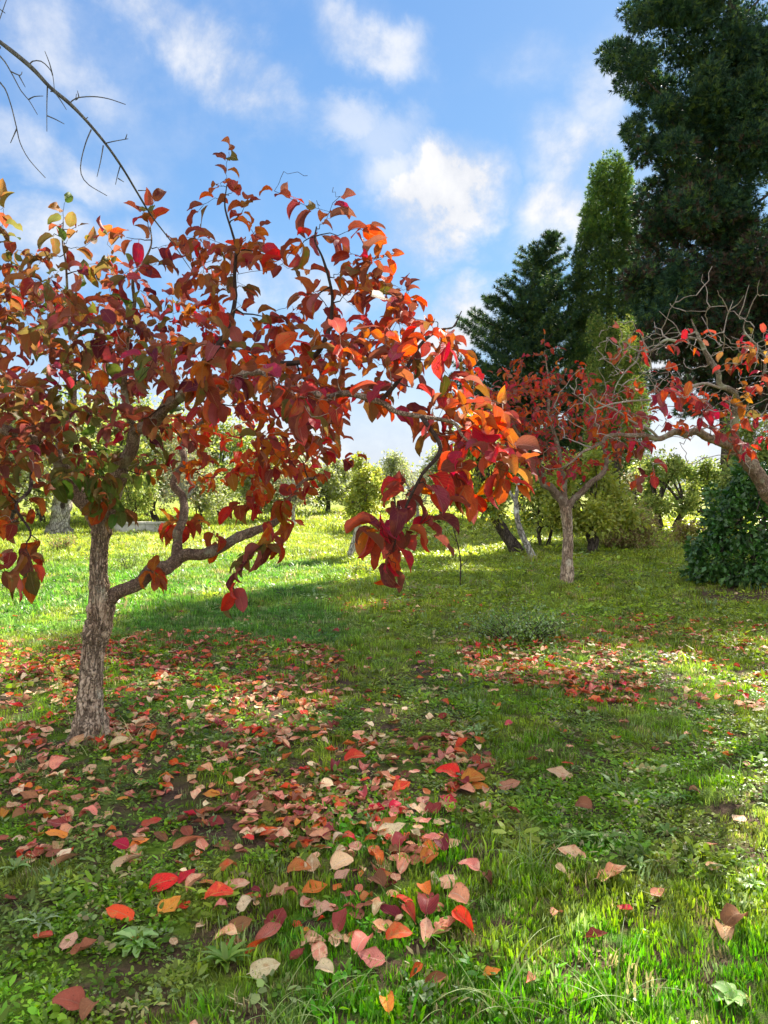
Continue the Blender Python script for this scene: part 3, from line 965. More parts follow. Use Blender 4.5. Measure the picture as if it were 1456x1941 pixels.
    # past the number of twigs one could count: leaves only on short shoots
    T.grow(tg[262:], sprig_leaves(pick, (.064, .132), .029, .9, .8, .95, 12), mat='pale_twig', rmax=.005, rs=rs, arch=.06)  # paler bark here imitates thin twigs caught by the sun
    T.finish(TREE_T)


build_left_persimmon()


# ================================================================ MIDDLE PERSIMMON
def build_middle_persimmon():
    b = gnd(1075, 1106)
    D = b.y
    T = Tree('persimmon_tree', 'small persimmon tree with one straight trunk and round crimson crown, middle of the lawn', 'tree', b)
    T.limb('trunk', pts((1075, 1112, D), (1075, 1060, D), (1077, 1010, D), (1073, 970, D), (1068, 945, D)), [.105, .082, .080, .092, .07], .03, 28, 'bark', .3, .15, 1.5, node=False)
    T.limb('branch', pts((1071, 962, D), (1055, 938, D), (1030, 918, D - .1), (1012, 890, D - .3), (990, 840, D - .5), (960, 790, D - .6)), [.075, .065, .05, .04, .03, .012], .04, 14, 'limb', .3, .1, 2.5)
    T.limb('branch', pts((1076, 966, D), (1100, 935, D), (1135, 905, D - .1), (1150, 870, D), (1140, 820, D + .2), (1130, 760, D + .3)), [.055, .045, .04, .03, .022, .01], .04, 14, 'limb', .3, .1, 3.5)
    T.limb('branch', pts((1068, 948, D), (1062, 890, D + .1), (1050, 820, D + .2), (1040, 740, D + .2), (1032, 665, D + .1)), [.05, .04, .03, .018, .006], .04, 12, 'limb', .3, .1, 4.5)
    rs = np.random.default_rng(31)

    def pick(p, rs):
        k = ['crimson', 'rose', 'scarlet', 'orange', 'rust', 'maroon']
        return k[rs.choice(6, p=[.42, .12, .26, .06, .08, .06])]
    tg = [at(*t) for t in [(1032, 635, D), (1020, 670, D), (1060, 660, D), (985, 680, D), (1090, 690, D), (950, 700, D - .6), (1115, 715, D)]]
    for cx, cy, rx, ry, n in [(1040, 760, 120, 80, 100), (1000, 830, 90, 70, 60), (1100, 820, 110, 80, 75), (1040, 890, 90, 30, 20), (1180, 780, 60, 60, 20), (950, 780, 60, 80, 40), (1000, 760, 80, 60, 40)]:
        for _ in range(n):
            a = rs.uniform(0, 2 * np.pi); r = math.sqrt(rs.random())
            tg.append(at(cx + rx * r * math.cos(a), cy + ry * r * math.sin(a), D + rs.uniform(-1.3, 1.3)))
    T.grow(tg, sprig_leaves(pick, (.10, .155), .055, .65, .7, .93, 11), rmax=.010, seg=4, step=.12, tip=.003, rs=rs, arch=.05, from_r=.09, mat='grey_twig')
    T.finish(TREE_LO)


build_middle_persimmon()


# ================================================================ RIGHT PERSIMMON (trunk leans in from beyond the frame)
def build_right_persimmon():
    D = 6.0
    b = gnd(1625, 1290)
    D = b.y
    T = Tree('persimmon_tree', 'half bare persimmon arching in on the right, pale lichened branches, few red leaves', 'tree', b)
    T.limb('trunk', pts((1628, 1300, D), (1620, 1230, D), (1590, 1120, D), (1540, 1030, D), (1480, 965, D), (1438, 905, D), (1405, 860, D), (1375, 838, D)),
           [.12, .10, .085, .078, .066, .056, .046, .042], .015, 36, 'limb', .3, .15, 1.0, node=False)
    T.limb('branch', pts((1382, 842, D), (1340, 828, D), (1300, 822, D - .1), (1250, 832, D - .2), (1190, 826, D - .3), (1150, 828, D - .4), (1120, 850, D - .5), (1085, 875, D - .6), (1040, 890, D - .7)),
           [.044, .032, .026, .020, .016, .013, .009, .006, .003], .015, 20, 'limb', .3, .1, 2.0)
    T.limb('branch', pts((1400, 858, D), (1392, 800, D - .1), (1365, 730, D - .2), (1345, 680, D - .25), (1325, 640, D - .3), (1310, 605, D - .3)),
           [.030, .024, .020, .017, .011, .004], .015, 20, 'pale_limb', .3, .1, 3.0)
    T.limb('branch', pts((1345, 690, D - .25), (1300, 640, D - .4), (1260, 645, D - .5), (1215, 665, D - .6), (1190, 700, D - .7), (1160, 760, D - .8)),
           [.012, .010, .008, .007, .005, .0025], .015, 12, 'pale_limb', .3, .1, 4.0)
    T.limb('branch', pts((1475, 962, D), (1500, 860, D + .1), (1490, 780, D + .1), (1450, 720, D), (1430, 650, D - .1), (1420, 590, D - .1)),
           [.034, .024, .018, .012, .007, .003], .015, 14, 'pale_limb', .3, .1, 5.0)
    T.limb('branch', pts((1365, 735, D - .2), (1280, 745, D - .4), (1200, 760, D - .6), (1130, 775, D - .8), (1085, 745, D - .9)),
           [.010, .008, .006, .005, .0025], .015, 10, 'pale_twig', .3, 0, 6.0)
    T.limb('branch', pts((1250, 832, D - .2), (1200, 800, D - .3), (1150, 770, D - .4), (1120, 745, D - .5)), [.010, .008, .006, .003], .015, 8, 'pale_twig', .3, 0, 7.0)
    rs = np.random.default_rng(41)

    def pick(p, rs):
        px, py, z = proj(p)
        if px[0] > 1370 and py[0] < 790:
            return ['amber', 'olive', 'orange', 'crimson', 'rust'][rs.choice(5, p=[.25, .25, .08, .27, .15])]
        return ['crimson', 'scarlet', 'rose', 'orange', 'maroon'][rs.choice(5, p=[.52, .20, .20, .01, .07])]
    lf = [(1290, 725), (1300, 745), (1270, 735), (1310, 765), (1250, 745), (1390, 815), (1405, 835), (1380, 825), (1420, 850), (1395, 860), (1290, 805), (1280, 812), (1210, 838), (1225, 843),
          (1185, 835), (1160, 830), (1200, 855), (1225, 905), (1210, 915), (1240, 900), (1400, 755), (1420, 740), (1440, 790), (1450, 720), (1390, 680), (1405, 690), (1120, 810), (1110, 820),
          (1180, 780), (1225, 790), (1260, 790), (1330, 790), (1350, 800), (1445, 830), (1430, 660), (1455, 680), (1210, 735), (1150, 770), (1130, 790), (1320, 750), (1415, 790), (1350, 775), (1375, 790)]
    T.grow([at(x, y, D + rs.uniform(-.9, .1)) for x, y in lf], sprig_leaves(pick, (.085, .125), .035, .5, 1.0, .95, 5), rmax=.006, rs=rs, arch=.1, mat='pale_twig', from_r=.06)
    bare = [(1350, 505), (1332, 520), (1285, 560), (1345, 580), (1420, 540), (1440, 530), (1455, 560), (1380, 590), (1400, 600), (1300, 590), (1270, 575), (1250, 590), (1240, 610), (1280, 620), (1360, 550),
            (1430, 620), (1456, 640), (1420, 650), (1250, 660), (1190, 640), (1170, 660), (1150, 640), (1160, 690), (1200, 610), (1130, 660), (1135, 700), (1100, 700), (1110, 690), (1095, 715), (1080, 730),
            (1180, 730), (1150, 740), (1235, 700), (1225, 680), (1250, 720), (1290, 690), (1310, 700), (1430, 700), (1456, 705), (1400, 720), (1330, 600), (1320, 560), (1370, 630), (1390, 570), (1210, 690),
            (1075, 780), (1060, 800), (1070, 830), (1040, 850), (1230, 870), (1300, 880), (1260, 880), (1330, 870), (1190, 870), (1430, 770), (1340, 760), (1290, 770), (1240, 770), (1200, 790),
            (1460, 760), (1480, 640), (1500, 600), (1420, 900), (1110, 760), (1050, 770), (1370, 660), (1345, 640), (1300, 660), (1275, 640), (1410, 560), (1220, 640), (1170, 610)]
    T.grow([at(x, y, D + rs.uniform(-1.2, .3)) for x, y in bare], lambda *a: None, rmax=.011, rs=rs, arch=.02, mat='pale_twig', from_r=.06, jitter=.055, tip=.0019, rmin=.0042)
    fill = [(rs.uniform(1130, 1470), rs.uniform(620, 840)) for _ in range(210)]
    T.grow([at(x, y, D + rs.uniform(-.9, .5)) for x, y in fill], sprig_leaves(pick, (.07, .11), .05, .3, 1.0, .22, 3), rmax=.007, rs=rs, arch=.02, mat='pale_twig', from_r=.04, jitter=.06, tip=.0017, rmin=.0036)
    T.finish(TREE_T)


build_right_persimmon()


# ================================================================ BARE BRANCH FROM THE UPPER LEFT
def build_bare_tree():
    b = Vector((-3.6, 3.1, 0)); b.z = float(height(b.x, b.y)) - .02
    T = Tree('bare_tree', 'leafless grey tree beyond the frame whose long bare branch droops in from the upper left', 'tree', b)
    T.limb('trunk', [b, Vector((-3.57, 3.1, 1.2)), Vector((-3.45, 3.05, 2.3)), Vector((-3.3, 3.0, 3.3)), Vector((-3.25, 3.0, 4.3))], [.12, .095, .08, .06, .03], .03, 20, 'limb', .3, .1, 3, node=False)
    p0 = Vector((-3.3, 3.0, 3.25))
    main = [p0, Vector((-2.6, 2.95, 3.75))] + pts((-110, 10, 2.85), (0, 80, 2.85), (58, 126, 2.86), (95, 165, 2.88), (132, 196, 2.9), (165, 230, 2.92), (200, 272, 2.95), (232, 318, 3.0), (262, 368, 3.1), (288, 410, 3.2), (330, 465, 3.3), (368, 520, 3.4))
    T.limb('branch', main, [.034, .018, .0085, .0078, .0072, .0066, .0062, .0056, .0050, .0042, .0036, .0030, .0022, .0012], .02, 12, 'grey_twig', .25, 0, 1)
    tw = [[(55, 124, 2.86), (62, 116, 2.86), (78, 116, 2.85), (92, 128, 2.85), (100, 142, 2.85), (103, 168, 2.87)], [(100, 143, 2.85), (94, 120, 2.83), (85, 97, 2.82)],
          [(132, 196, 2.9), (145, 186, 2.9), (175, 183, 2.88), (205, 187, 2.86), (238, 198, 2.85)], [(150, 185, 2.9), (147, 172, 2.9)], [(149, 184, 2.9), (144, 190, 2.9), (145, 178, 2.9)],
          [(198, 272, 2.95), (215, 268, 2.94), (243, 263, 2.92)], [(238, 264, 2.92), (241, 254, 2.92)],
          [(173, 246, 2.93), (163, 270, 2.9), (154, 305, 2.88), (154, 330, 2.87), (168, 350, 2.86), (203, 371, 2.85)], [(196, 276, 2.95), (191, 305, 2.93), (184, 335, 2.92)],
          [(228, 315, 3.0), (223, 332, 3.0), (219, 350, 3.0)], [(224, 338, 3.0), (235, 345, 3.0)], [(262, 361, 3.1), (277, 361, 3.1)], [(90, 165, 2.88), (89, 200, 2.86), (89, 249, 2.85)],
          [(89, 219, 2.86), (105, 226, 2.86), (122, 235, 2.86)], [(103, 174, 2.88), (115, 190, 2.88), (126, 208, 2.88)], [(162, 226, 2.92), (167, 222, 2.92)], [(96, 173, 2.88), (101, 174, 2.88)],
          [(-60, 50, 2.8), (0, 106, 2.75), (20, 135, 2.75), (40, 172, 2.74), (55, 190, 2.74), (71, 217, 2.73)], [(20, 135, 2.75), (38, 143, 2.75), (42, 136, 2.75)], [(36, 143, 2.75), (48, 165, 2.75)],
          [(54, 189, 2.74), (65, 183, 2.74), (82, 182, 2.74)], [(-60, 110, 2.7), (0, 156, 2.65), (18, 190, 2.65), (31, 240, 2.64), (38, 270, 2.63), (55, 302, 2.62), (86, 337, 2.6)],
          [(32, 244, 2.64), (20, 271, 2.63)], [(-50, -20, 2.8), (-10, 10, 2.8), (10, 25, 2.8)], [(-20, 80, 2.8), (-2, 40, 2.8), (14, -5, 2.8)], [(0, 92, 2.85), (1, 88, 2.85)]]
    for t in tw:
        P, R = smooth_path(pts(*t), np.linspace(.0026, .0012, len(t)), .02)
        V, F = tube(P, R, 6, .3)
        link('twig', tube_mesh('twig', V, F, [M['grey_twig']]), T.root)
    # twigs that leave the frame run back to the trunk
    for z, px, py, d in ((3.35, -60, 50, 2.8), (3.2, -60, 110, 2.7), (3.5, -50, -20, 2.8)):
        P, R = smooth_path([Vector((-3.3, 3.0, z)), Vector((-2.6, 2.9, z + .2)), at(px, py, d)], [.012, .007, .0026], .04)
        V, F = tube(P, R, 8)
        link('twig', tube_mesh('twig', V, F, [M['grey_twig']]), T.root)


build_bare_tree()


# ================================================================ CONIFERS
def tuft_template(n=6, seed=0, spread=.55, width=.11, flat=.0):
    """a tuft of n short pointed shoots leaving the origin along +Y; quads"""
    rs = np.random.default_rng(seed)
    V, F = [], []
    for k in range(n):
        d = unit([rs.normal(0, spread), 1.0, rs.normal(0, spread) * (1 - flat)])
        L = rs.uniform(.65, 1.05)
        s = unit(np.cross(d, unit(rs.normal(0, 1, 3))))
        o = len(V)
        V += [tuple(d * L * .12 + s * -width * 1.15), tuple(d * L * .22 + s * width * 1.15), tuple(d * L)]
        F += [(o, o + 1, o + 2, o + 2)]
    return np.array(V), F


def tuft_mesh(name, P, D, S, mats, midx, tmpls, rs, parent):
    """joined foliage mesh of many tufts"""
    Vs, Fs, MI, RN, off = [], [], [], [], 0
    k = rs.integers(0, len(tmpls), len(P))
    N = rs.normal(0, 1, P.shape)
    R = frames(D, N)
    rn = rs.uniform(0, 1, len(P))
    for q, (tv, tf) in enumerate(tmpls):
        sel = np.where(k == q)[0]
        if not len(sel):
            continue
        V, F, _, idx = scatter(tv, np.array(tf), None, R[sel], S[sel], P[sel])
        Vs.append(V); Fs.append(F + off); off += len(V)
        MI.append(np.repeat(midx[sel], len(tf))); RN.append(rn[sel][idx])
    V = np.vstack(Vs); F = np.vstack(Fs)
    # split the quads into triangles and drop degenerate ones
    mi = np.concatenate(MI)
    tri = F[:, [0, 1, 2]]; mi2 = mi
    good = np.ones(len(tri), bool)
    me = mesh_np(name, V, tri[good], mats, mi2[good], None, np.concatenate(RN))
    return link(name, me, parent)


TUFTS = [tuft_template(10, s, .5, .060) for s in range(6)]
SPRAYS = [tuft_template(11, s + 20, .7, .048) for s in range(6)]


def blob_cloud(blobs, per, rs, up=.35, shell=.55):
    """blobs: (px,py,rx,ry,depth,rdepth[,weight]) -> P, D; points in the outer shell of each, direction outward and up"""
    PP, DD, BI = [], [], []
    for bi, b in enumerate(blobs):
        c = np.array(at(b[0], b[1], b[4]))
        k = b[4] / FPX
        rx, rz, ry = b[2] * k, b[3] * k, b[5]
        n = int(per * (rx * rz + rx * ry + ry * rz) / 3 * (b[6] if len(b) > 6 else 1))
        u = rs.normal(0, 1, (n, 3)); u /= np.linalg.norm(u, axis=1, keepdims=True)
        lump = 1 + .30 * (fbm(u[:, 0] * 2.3 + bi * 7, u[:, 2] * 2.3 + u[:, 1] * 1.7, bi, 3) - .5) * 2
        r = rs.uniform(shell, 1.0, n) * lump
        PP.append(c + u * r[:, None] * np.array([rx, ry, rz]))
        d = u / np.array([rx, ry, rz]); d /= np.linalg.norm(d, axis=1, keepdims=True)
        DD.append(d + np.array([0, 0, up]) + rs.normal(0, .3, (n, 3)))
        BI.append(np.full(n, bi))
    return np.vstack(PP), np.vstack(DD), np.concatenate(BI)


GAPS = [(gnd(1075, 1255), 1.35, .75, .93), (gnd(560, 1345), .85, .42, .9), (gnd(10, 1345), .6, .45, .8), (gnd(1210, 1055), 2.2, 2.2, .45), (gnd(1430, 1300), .8, .6, .7), (gnd(1450, 1690), .35, .35, .7),
        (gnd(900, 1020), 1.6, 1.6, .4), (gnd(800, 1150), 3.2, 2.6, .45), (gnd(760, 1190), 1.6, .7, .6), (gnd(1180, 1090), 1.9, 1.1, .4), (gnd(900, 1075), 1.6, 1.3, .5), (gnd(300, 1290), .7, .3, .5), (gnd(760, 1560), .5, .5, .45), (gnd(1000, 1800), .6, .35, .45)]


def open_crown(Q, rs):
    """thin places in a crown, along the way the sun shines through it"""
    sx, sy = sv.x / sv.z, sv.y / sv.z
    gx, gy = Q[:, 0] - Q[:, 2] * sx, Q[:, 1] - Q[:, 2] * sy
    keep = np.ones(len(Q), bool)
    for g, rx, ry, p in GAPS:
        d = np.hypot((gx - g.x) / rx, (gy - g.y) / ry) + (fbm(gx * 1.3, gy * 1.3, 5, 3) - .5) * .6
        keep &= ~((d < 1) & (rs.random(len(Q)) < p))
    return keep


def conifer(label, base, trunk_pts, trunk_r, blobs, per, size, mats, matfn, seed, tmpls, up=.35, shell=.5, name='cypress_tree', branch_to=(), gaps=False):
    rs = np.random.default_rng(seed)
    root = thing(name, label, 'tree', base)
    P, R = smooth_path(trunk_pts, trunk_r, .3)
    V, F = tube(P, R, 18, .25, .1, seed)
    link('trunk', tube_mesh('trunk', V, F, [M['conifer_bark']]), root)
    for i, (c0, c1, r) in enumerate(branch_to):
        c0 = Vector(c0); c1 = Vector(c1)
        mid = (c0 + c1) / 2 + Vector((0, 0, -.12 * (c1 - c0).length))
        P, R = smooth_path([c0, mid, c1], [r, r * .7, r * .25], .35)
        V, F = tube(P, R, 7, .2)
        link('branch', tube_mesh('branch', V, F, [M['conifer_bark']]), root)
    Q, Dn, BI = blob_cloud(blobs, per, rs, up, shell)
    kp = open_crown(Q, rs) if gaps else np.ones(len(Q), bool)
    Q, Dn, BI = Q[kp], Dn[kp], BI[kp]
    S = rs.uniform(size * .6, size * 1.25, len(Q))
    tuft_mesh('crown', Q, Dn, S, [M[m] for m in mats], matfn(Q, BI, rs), tmpls, rs, root)['kind'] = 'stuff'
    print(label[:30], 'tufts', len(Q))
    return root


def plume_cloud(x_of, D, prof, y0, y1, nb, rise, tufts, rs, lift=.15, thick=.16):
    """branches all round a stem: prof maps a height share 0 (top) .. 1 to a half width in photograph pixels"""
    PP, DD, BR = [], [], []
    k = D / FPX
    for i in range(nb):
        t = rs.random() ** .8
        y = y0 + (y1 - y0) * t
        w = prof(t) * (rs.uniform(.55, 1.0) if rs.random() < .8 else rs.uniform(1.0, 1.3))
        a = rs.uniform(0, 2 * math.pi)
        p0 = np.array(at(x_of(t), y, D))
        d = unit([math.cos(a), math.sin(a), rise])
        L = w * k / math.hypot(d[0], d[1]) if rise < 2 else w * k * 2.2
        L = min(L, w * k * 2.4)
        p1 = p0 + d * L + np.array([0, 0, lift * L])
        BR.append((p0, p1, .012 + .012 * L))
        n = max(6, int(tufts * (.35 + L)))
        s = rs.random(n) ** .75
        c = p0 + (p1 - p0) * s[:, None] + np.array([0, 0, 1]) * (-.22 * L * s * (1 - s))[:, None]
        side = np.array([-math.sin(a), math.cos(a), 0])
        r = thick * (1.25 - s) * (.5 + L * .5)
        c = c + side * (rs.normal(0, 1, n) * r * 1.3)[:, None] + np.array([0, 0, 1]) * (rs.normal(0, .55, n) * r)[:, None]
        dd = d * 1.0 + side * rs.normal(0, .7, n)[:, None] + np.array([0, 0, 1]) * rs.normal(.15, .35, n)[:, None]
        PP.append(c); DD.append(dd)
    return np.vstack(PP), np.vstack(DD), BR


def plume_tree(label, base, trunk_pts, trunk_r, PD, size, mats, share, seed, tmpls, name):
    rs = np.random.default_rng(seed)
    root = thing(name, label, 'tree', base)
    P, R = smooth_path(trunk_pts, trunk_r, .3)
    V, F = tube(P, R, 14, .25, .1, seed)
    link('trunk', tube_mesh('trunk', V, F, [M['conifer_bark']]), root)
    Q, Dn, BR = PD
    for p0, p1, r in BR[:60]:
        P, R = smooth_path([p0, (p0 + p1) / 2 - np.array([0, 0, .05]), p1], [r * 1.6, r, r * .3], .4)
        V, F = tube(P, R, 5)
        link('branch', tube_mesh('branch', V, F, [M['conifer_bark']]), root)
    tuft_mesh('crown', Q, Dn, rs.uniform(size * .6, size * 1.25, len(Q)), [M[m] for m in mats], (rs.random(len(Q)) < share).astype(int), tmpls, rs, root)['kind'] = 'stuff'
    print(label[:30], 'tufts', len(Q))


def build_conifers():
    rs = np.random.default_rng(77)
    # tall dark cypress: lumps of hanging foliage round several stems
    b = gnd(1388, 1000); D = b.y
    big = []
    edge = [(1225, 25, 40, 34), (1185, 115, 36, 26), (1175, 100, 28, 20), (1205, 150, 40, 26), (1230, 290, 36, 26), (1245, 370, 40, 26), (1255, 25, 60, 40), (1200, 105, 50, 32), (1245, 165, 55, 35), (1290, 80, 70, 60), (1215, 250, 28, 25), (1262, 235, 45, 38), (1250, 200, 40, 30), (1300, 300, 50, 40), (1275, 340, 50, 36), (1235, 395, 35, 45),
            (1280, 420, 60, 50), (1240, 470, 45, 45), (1220, 520, 55, 40), (1290, 520, 60, 45), (1330, 60, 80, 70), (1400, 20, 90, 60), (1350, 150, 70, 55), (1420, 130, 80, 60), (1380, 230, 70, 50),
            (1440, 260, 70, 60), (1350, 300, 50, 60), (1420, 350, 60, 60), (1360, 410, 60, 55), (1440, 450, 70, 60), (1380, 520, 70, 50), (1320, 580, 70, 40), (1420, 590, 80, 55), (1260, 600, 70, 35),
            (1460, 680, 70, 60), (1400, 690, 50, 35), (1340, 660, 45, 30), (1500, 100, 90, 100), (1520, 300, 90, 110), (1530, 500, 90, 110), (1300, -60, 90, 60), (1400, -100, 110, 80), (1480, -60, 100, 80),
            (1300, -170, 80, 70), (1400, -230, 90, 80), (1480, -190, 90, 90), (1400, -360, 80, 90), (1440, -470, 50, 90), (1520, 700, 80, 80), (1600, 300, 80, 140), (1600, 100, 80, 140), (1590, 500, 80, 120), (1600, 650, 80, 80),
            (1430, 760, 60, 35), (1500, 780, 60, 40), (1290, 655, 45, 28), (1330, 705, 50, 26), (1270, 720, 35, 22), (1370, 745, 40, 24), (1320, 770, 30, 18), (1245, 560, 50, 40), (1260, 660, 40, 24)]
    for (x, y, rx, ry) in edge:
        for q in range(2):
            big.append((x + rs.uniform(-22, 22), y + rs.uniform(-18, 18), rx * rs.uniform(.65, .95), ry * rs.uniform(.6, .9), D + rs.uniform(-1.8, 1.8), rx * D / FPX * .6, .30 if y < -20 else .6 if x > 1490 else 1.5))
    for y in range(380, 680, 24):
        big.append((1385 + rs.uniform(-30, 30), y, rs.uniform(30, 42), rs.uniform(18, 26), D - rs.uniform(.9, 1.8), .5, 1.6))
    for _ in range(26):
        big.append((rs.uniform(1230, 1460), rs.uniform(430, 640), rs.uniform(26, 44), rs.uniform(18, 30), D + rs.uniform(-1.6, 1.6), .5, 1.3))
    for _ in range(80):
        y = rs.uniform(-60, 660)
        big.append((rs.uniform(1270, 1460), y, rs.uniform(26, 48), rs.uniform(20, 38), D - rs.uniform(.6, 2.6), .5, .3 if y < -20 else 1.5))
    # many small clumps around the outline so that it breaks up
    for _ in range(260):
        e = edge[rs.integers(0, len(edge))]
        a = rs.uniform(0, 6.28)
        big.append((e[0] + e[2] * math.cos(a) * .95, e[1] + e[3] * math.sin(a) * .95, rs.uniform(9, 20), rs.uniform(6, 13), D + rs.uniform(-2, 2), .3))
    tp = [at(1388, 1010, D), at(1385, 900, D), at(1378, 700, D), at(1370, 400, D), at(1385, 100, D), at(1395, -200, D), at(1400, -400, D)]
    br = []
    stem = lambda py: at(1388 - (1000 - py) * .02, py, D)
    for i in range(46):
        e = edge[i % len(edge)]
        br.append((stem(min(e[1] + 110, 860)), at(e[0], e[1], D + rs.uniform(-1.2, 1.2)), .07))
    conifer('very tall dark green cypress filling the upper right, its lower trunk bare', b, tp, [.40, .33, .30, .26, .2, .12, .05], big, 800, .23, ['cyp_dark', 'cyp_mid', 'cyp_dead'],
            lambda Q, B, rs: np.where(rs.random(len(Q)) < np.clip((14.5 - Q[:, 2]) / 14, 0, .45) * (fbm(Q[:, 0] * .6, Q[:, 2] * .6, 4, 2) > .47), 2, (rs.random(len(Q)) < .38).astype(int)), 3, TUFTS, .25, .35, branch_to=br, gaps=True)  # lighter tufts mixed in to imitate lit branch tops
    # slim cypress
    b = gnd(1150, 990); D2 = b.y + 3
    b = Vector((at(1155, 990, D2).x, D2, 0)); b.z = float(height(b.x, b.y))
    bl = []
    cw = lambda y: float(np.interp(y, [298, 315, 345, 400, 440, 520, 620, 700, 800, 920], [8, 26, 42, 50, 52, 68, 78, 82, 84, 80]))
    cxm = lambda y: float(np.interp(y, [298, 430, 520, 900], [1160, 1154, 1148, 1150]))
    for y in range(312, 930, 16):
        w = cw(y)
        bl.append((cxm(y), y, w * .86, 26, D2, w * D2 / FPX * .86, 1.5))
    for _ in range(230):     # small upright billows on the skin of the column
        y = rs.uniform(318, 900); a = rs.uniform(0, 2 * math.pi); w = cw(y)
        bl.append((cxm(y) + w * .86 * math.cos(a), y, rs.uniform(7, 13), rs.uniform(14, 26), D2 + w * D2 / FPX * .86 * math.sin(a), .26, 2.2))
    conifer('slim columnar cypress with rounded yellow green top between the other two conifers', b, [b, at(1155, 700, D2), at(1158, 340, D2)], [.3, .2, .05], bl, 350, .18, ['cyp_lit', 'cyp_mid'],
            lambda Q, B, rs: (rs.random(len(Q)) < np.where(Q[:, 2] < 13.2, .88, .15)).astype(int), 4, TUFTS, .9, .86)  # colour split by height imitates a sunlit top over shaded lower foliage
    # (its lumps carry small upright plumes)
    # pale fastigiate growth low in front
    D3 = D2 - 5
    b = Vector((at(1170, 990, D3).x, D3, 0)); b.z = float(height(b.x, b.y))
    bl = []
    for i in range(34):
        x = rs.uniform(1115, 1225); y = rs.uniform(620, 760)
        bl.append((x, y, rs.uniform(9, 14), rs.uniform(28, 48), D3 + rs.uniform(-.5, .5), .3))
    for i in range(16):
        bl.append((rs.uniform(1120, 1225), rs.uniform(760, 930), rs.uniform(14, 22), rs.uniform(30, 50), D3 + rs.uniform(-.5, .5), .4))
    conifer('low pale yellow green cypress with upright plumes in front of the slim one', b, [b, at(1170, 800, D3), at(1170, 650, D3)], [.16, .12, .04], bl, 1300, .12, ['cyp_yel', 'cyp_lit'],
            lambda Q, B, rs: (rs.random(len(Q)) < .35).astype(int), 5, TUFTS, 1.2, .4)
    # broad conifer with level sprays on the left of the group
    D4 = D2 + 1
    b = Vector((at(985, 985, D4).x, D4, 0)); b.z = float(height(b.x, b.y))
    prof = lambda t: float(np.interp(t, [0, .06, .14, .25, .40, .6, .85, 1], [5, 26, 58, 82, 112, 122, 112, 85]))
    PD = plume_cloud(lambda t: 1048 - 62 * min(1, t * 2.2), D4, prof, 440, 930, 400, .35, 34, rs, .10, .11)
    plume_tree('dark conifer with ragged level branches standing left of the slim cypress', b, [b, at(995, 700, D4), at(1015, 520, D4), at(1052, 440, D4)], [.25, .2, .1, .02], PD, .25,
               ['cyp_mid', 'cyp_dark'], .5, 6, SPRAYS, 'conifer_tree')
    # beyond the frame on the right the same row goes on
    for i, (x, y, h, lab) in enumerate([(17.5, 19.5, 13, 'dark cypress beyond the right edge, nearest of the row'), (22.5, 25.0, 15, 'dark cypress beyond the right edge, farther along the row')]):
        bb = Vector((x, y, float(height(x, y))))
        bl = []
        for q in range(60):
            t = rs.random()
            r = 2.1 * (1 - t) ** .5 + .3
            a = rs.uniform(0, 6.28)
            c = Vector((x + r * .6 * math.cos(a), y + r * .6 * math.sin(a), 2.2 + (h - 2.6) * t))
            pp = proj(np.array([c]))
            bl.append((pp[0][0], pp[1][0], .9 * FPX / c.y, .9 * FPX / c.y, c.y, .9))
        conifer(lab, bb, [bb, bb + Vector((0, 0, h * .5)), bb + Vector((0, 0, h - .5))], [.3, .2, .05], bl, 90, .45, ['cyp_dark'], lambda Q, B, rs: np.zeros(len(Q), int), 8 + i, TUFTS, .4, .5)


build_conifers()


# ================================================================ OTHER TREES AND SHRUBS
def quad_leaf(seed=0):
    V = np.array([(0, 0, 0), (.28, .45, .07), (0, 1, -.05), (-.28, .45, .07)], float)
    return V, [(0, 1, 2, 3)]


def small_leaves(nm, P, D, S, mats, midx, rs, parent):
    tv = np.array([(0, 0, 0), (.30, .45, .08), (0, 1, -.06), (-.30, .45, .08)], float)
    tf = np.array([(0, 1, 3), (1, 2, 3)])
    R = frames(D, np.array([0, 0, 1.0]) + rs.normal(0, .7, P.shape))
    V, F, _, idx = scatter(tv, tf, None, R, S, P)
    me = mesh_np(nm, V, F, mats, np.repeat(midx, 2), None, rs.uniform(0, 1, len(P))[idx])
    o = link(nm, me, parent)
    return o


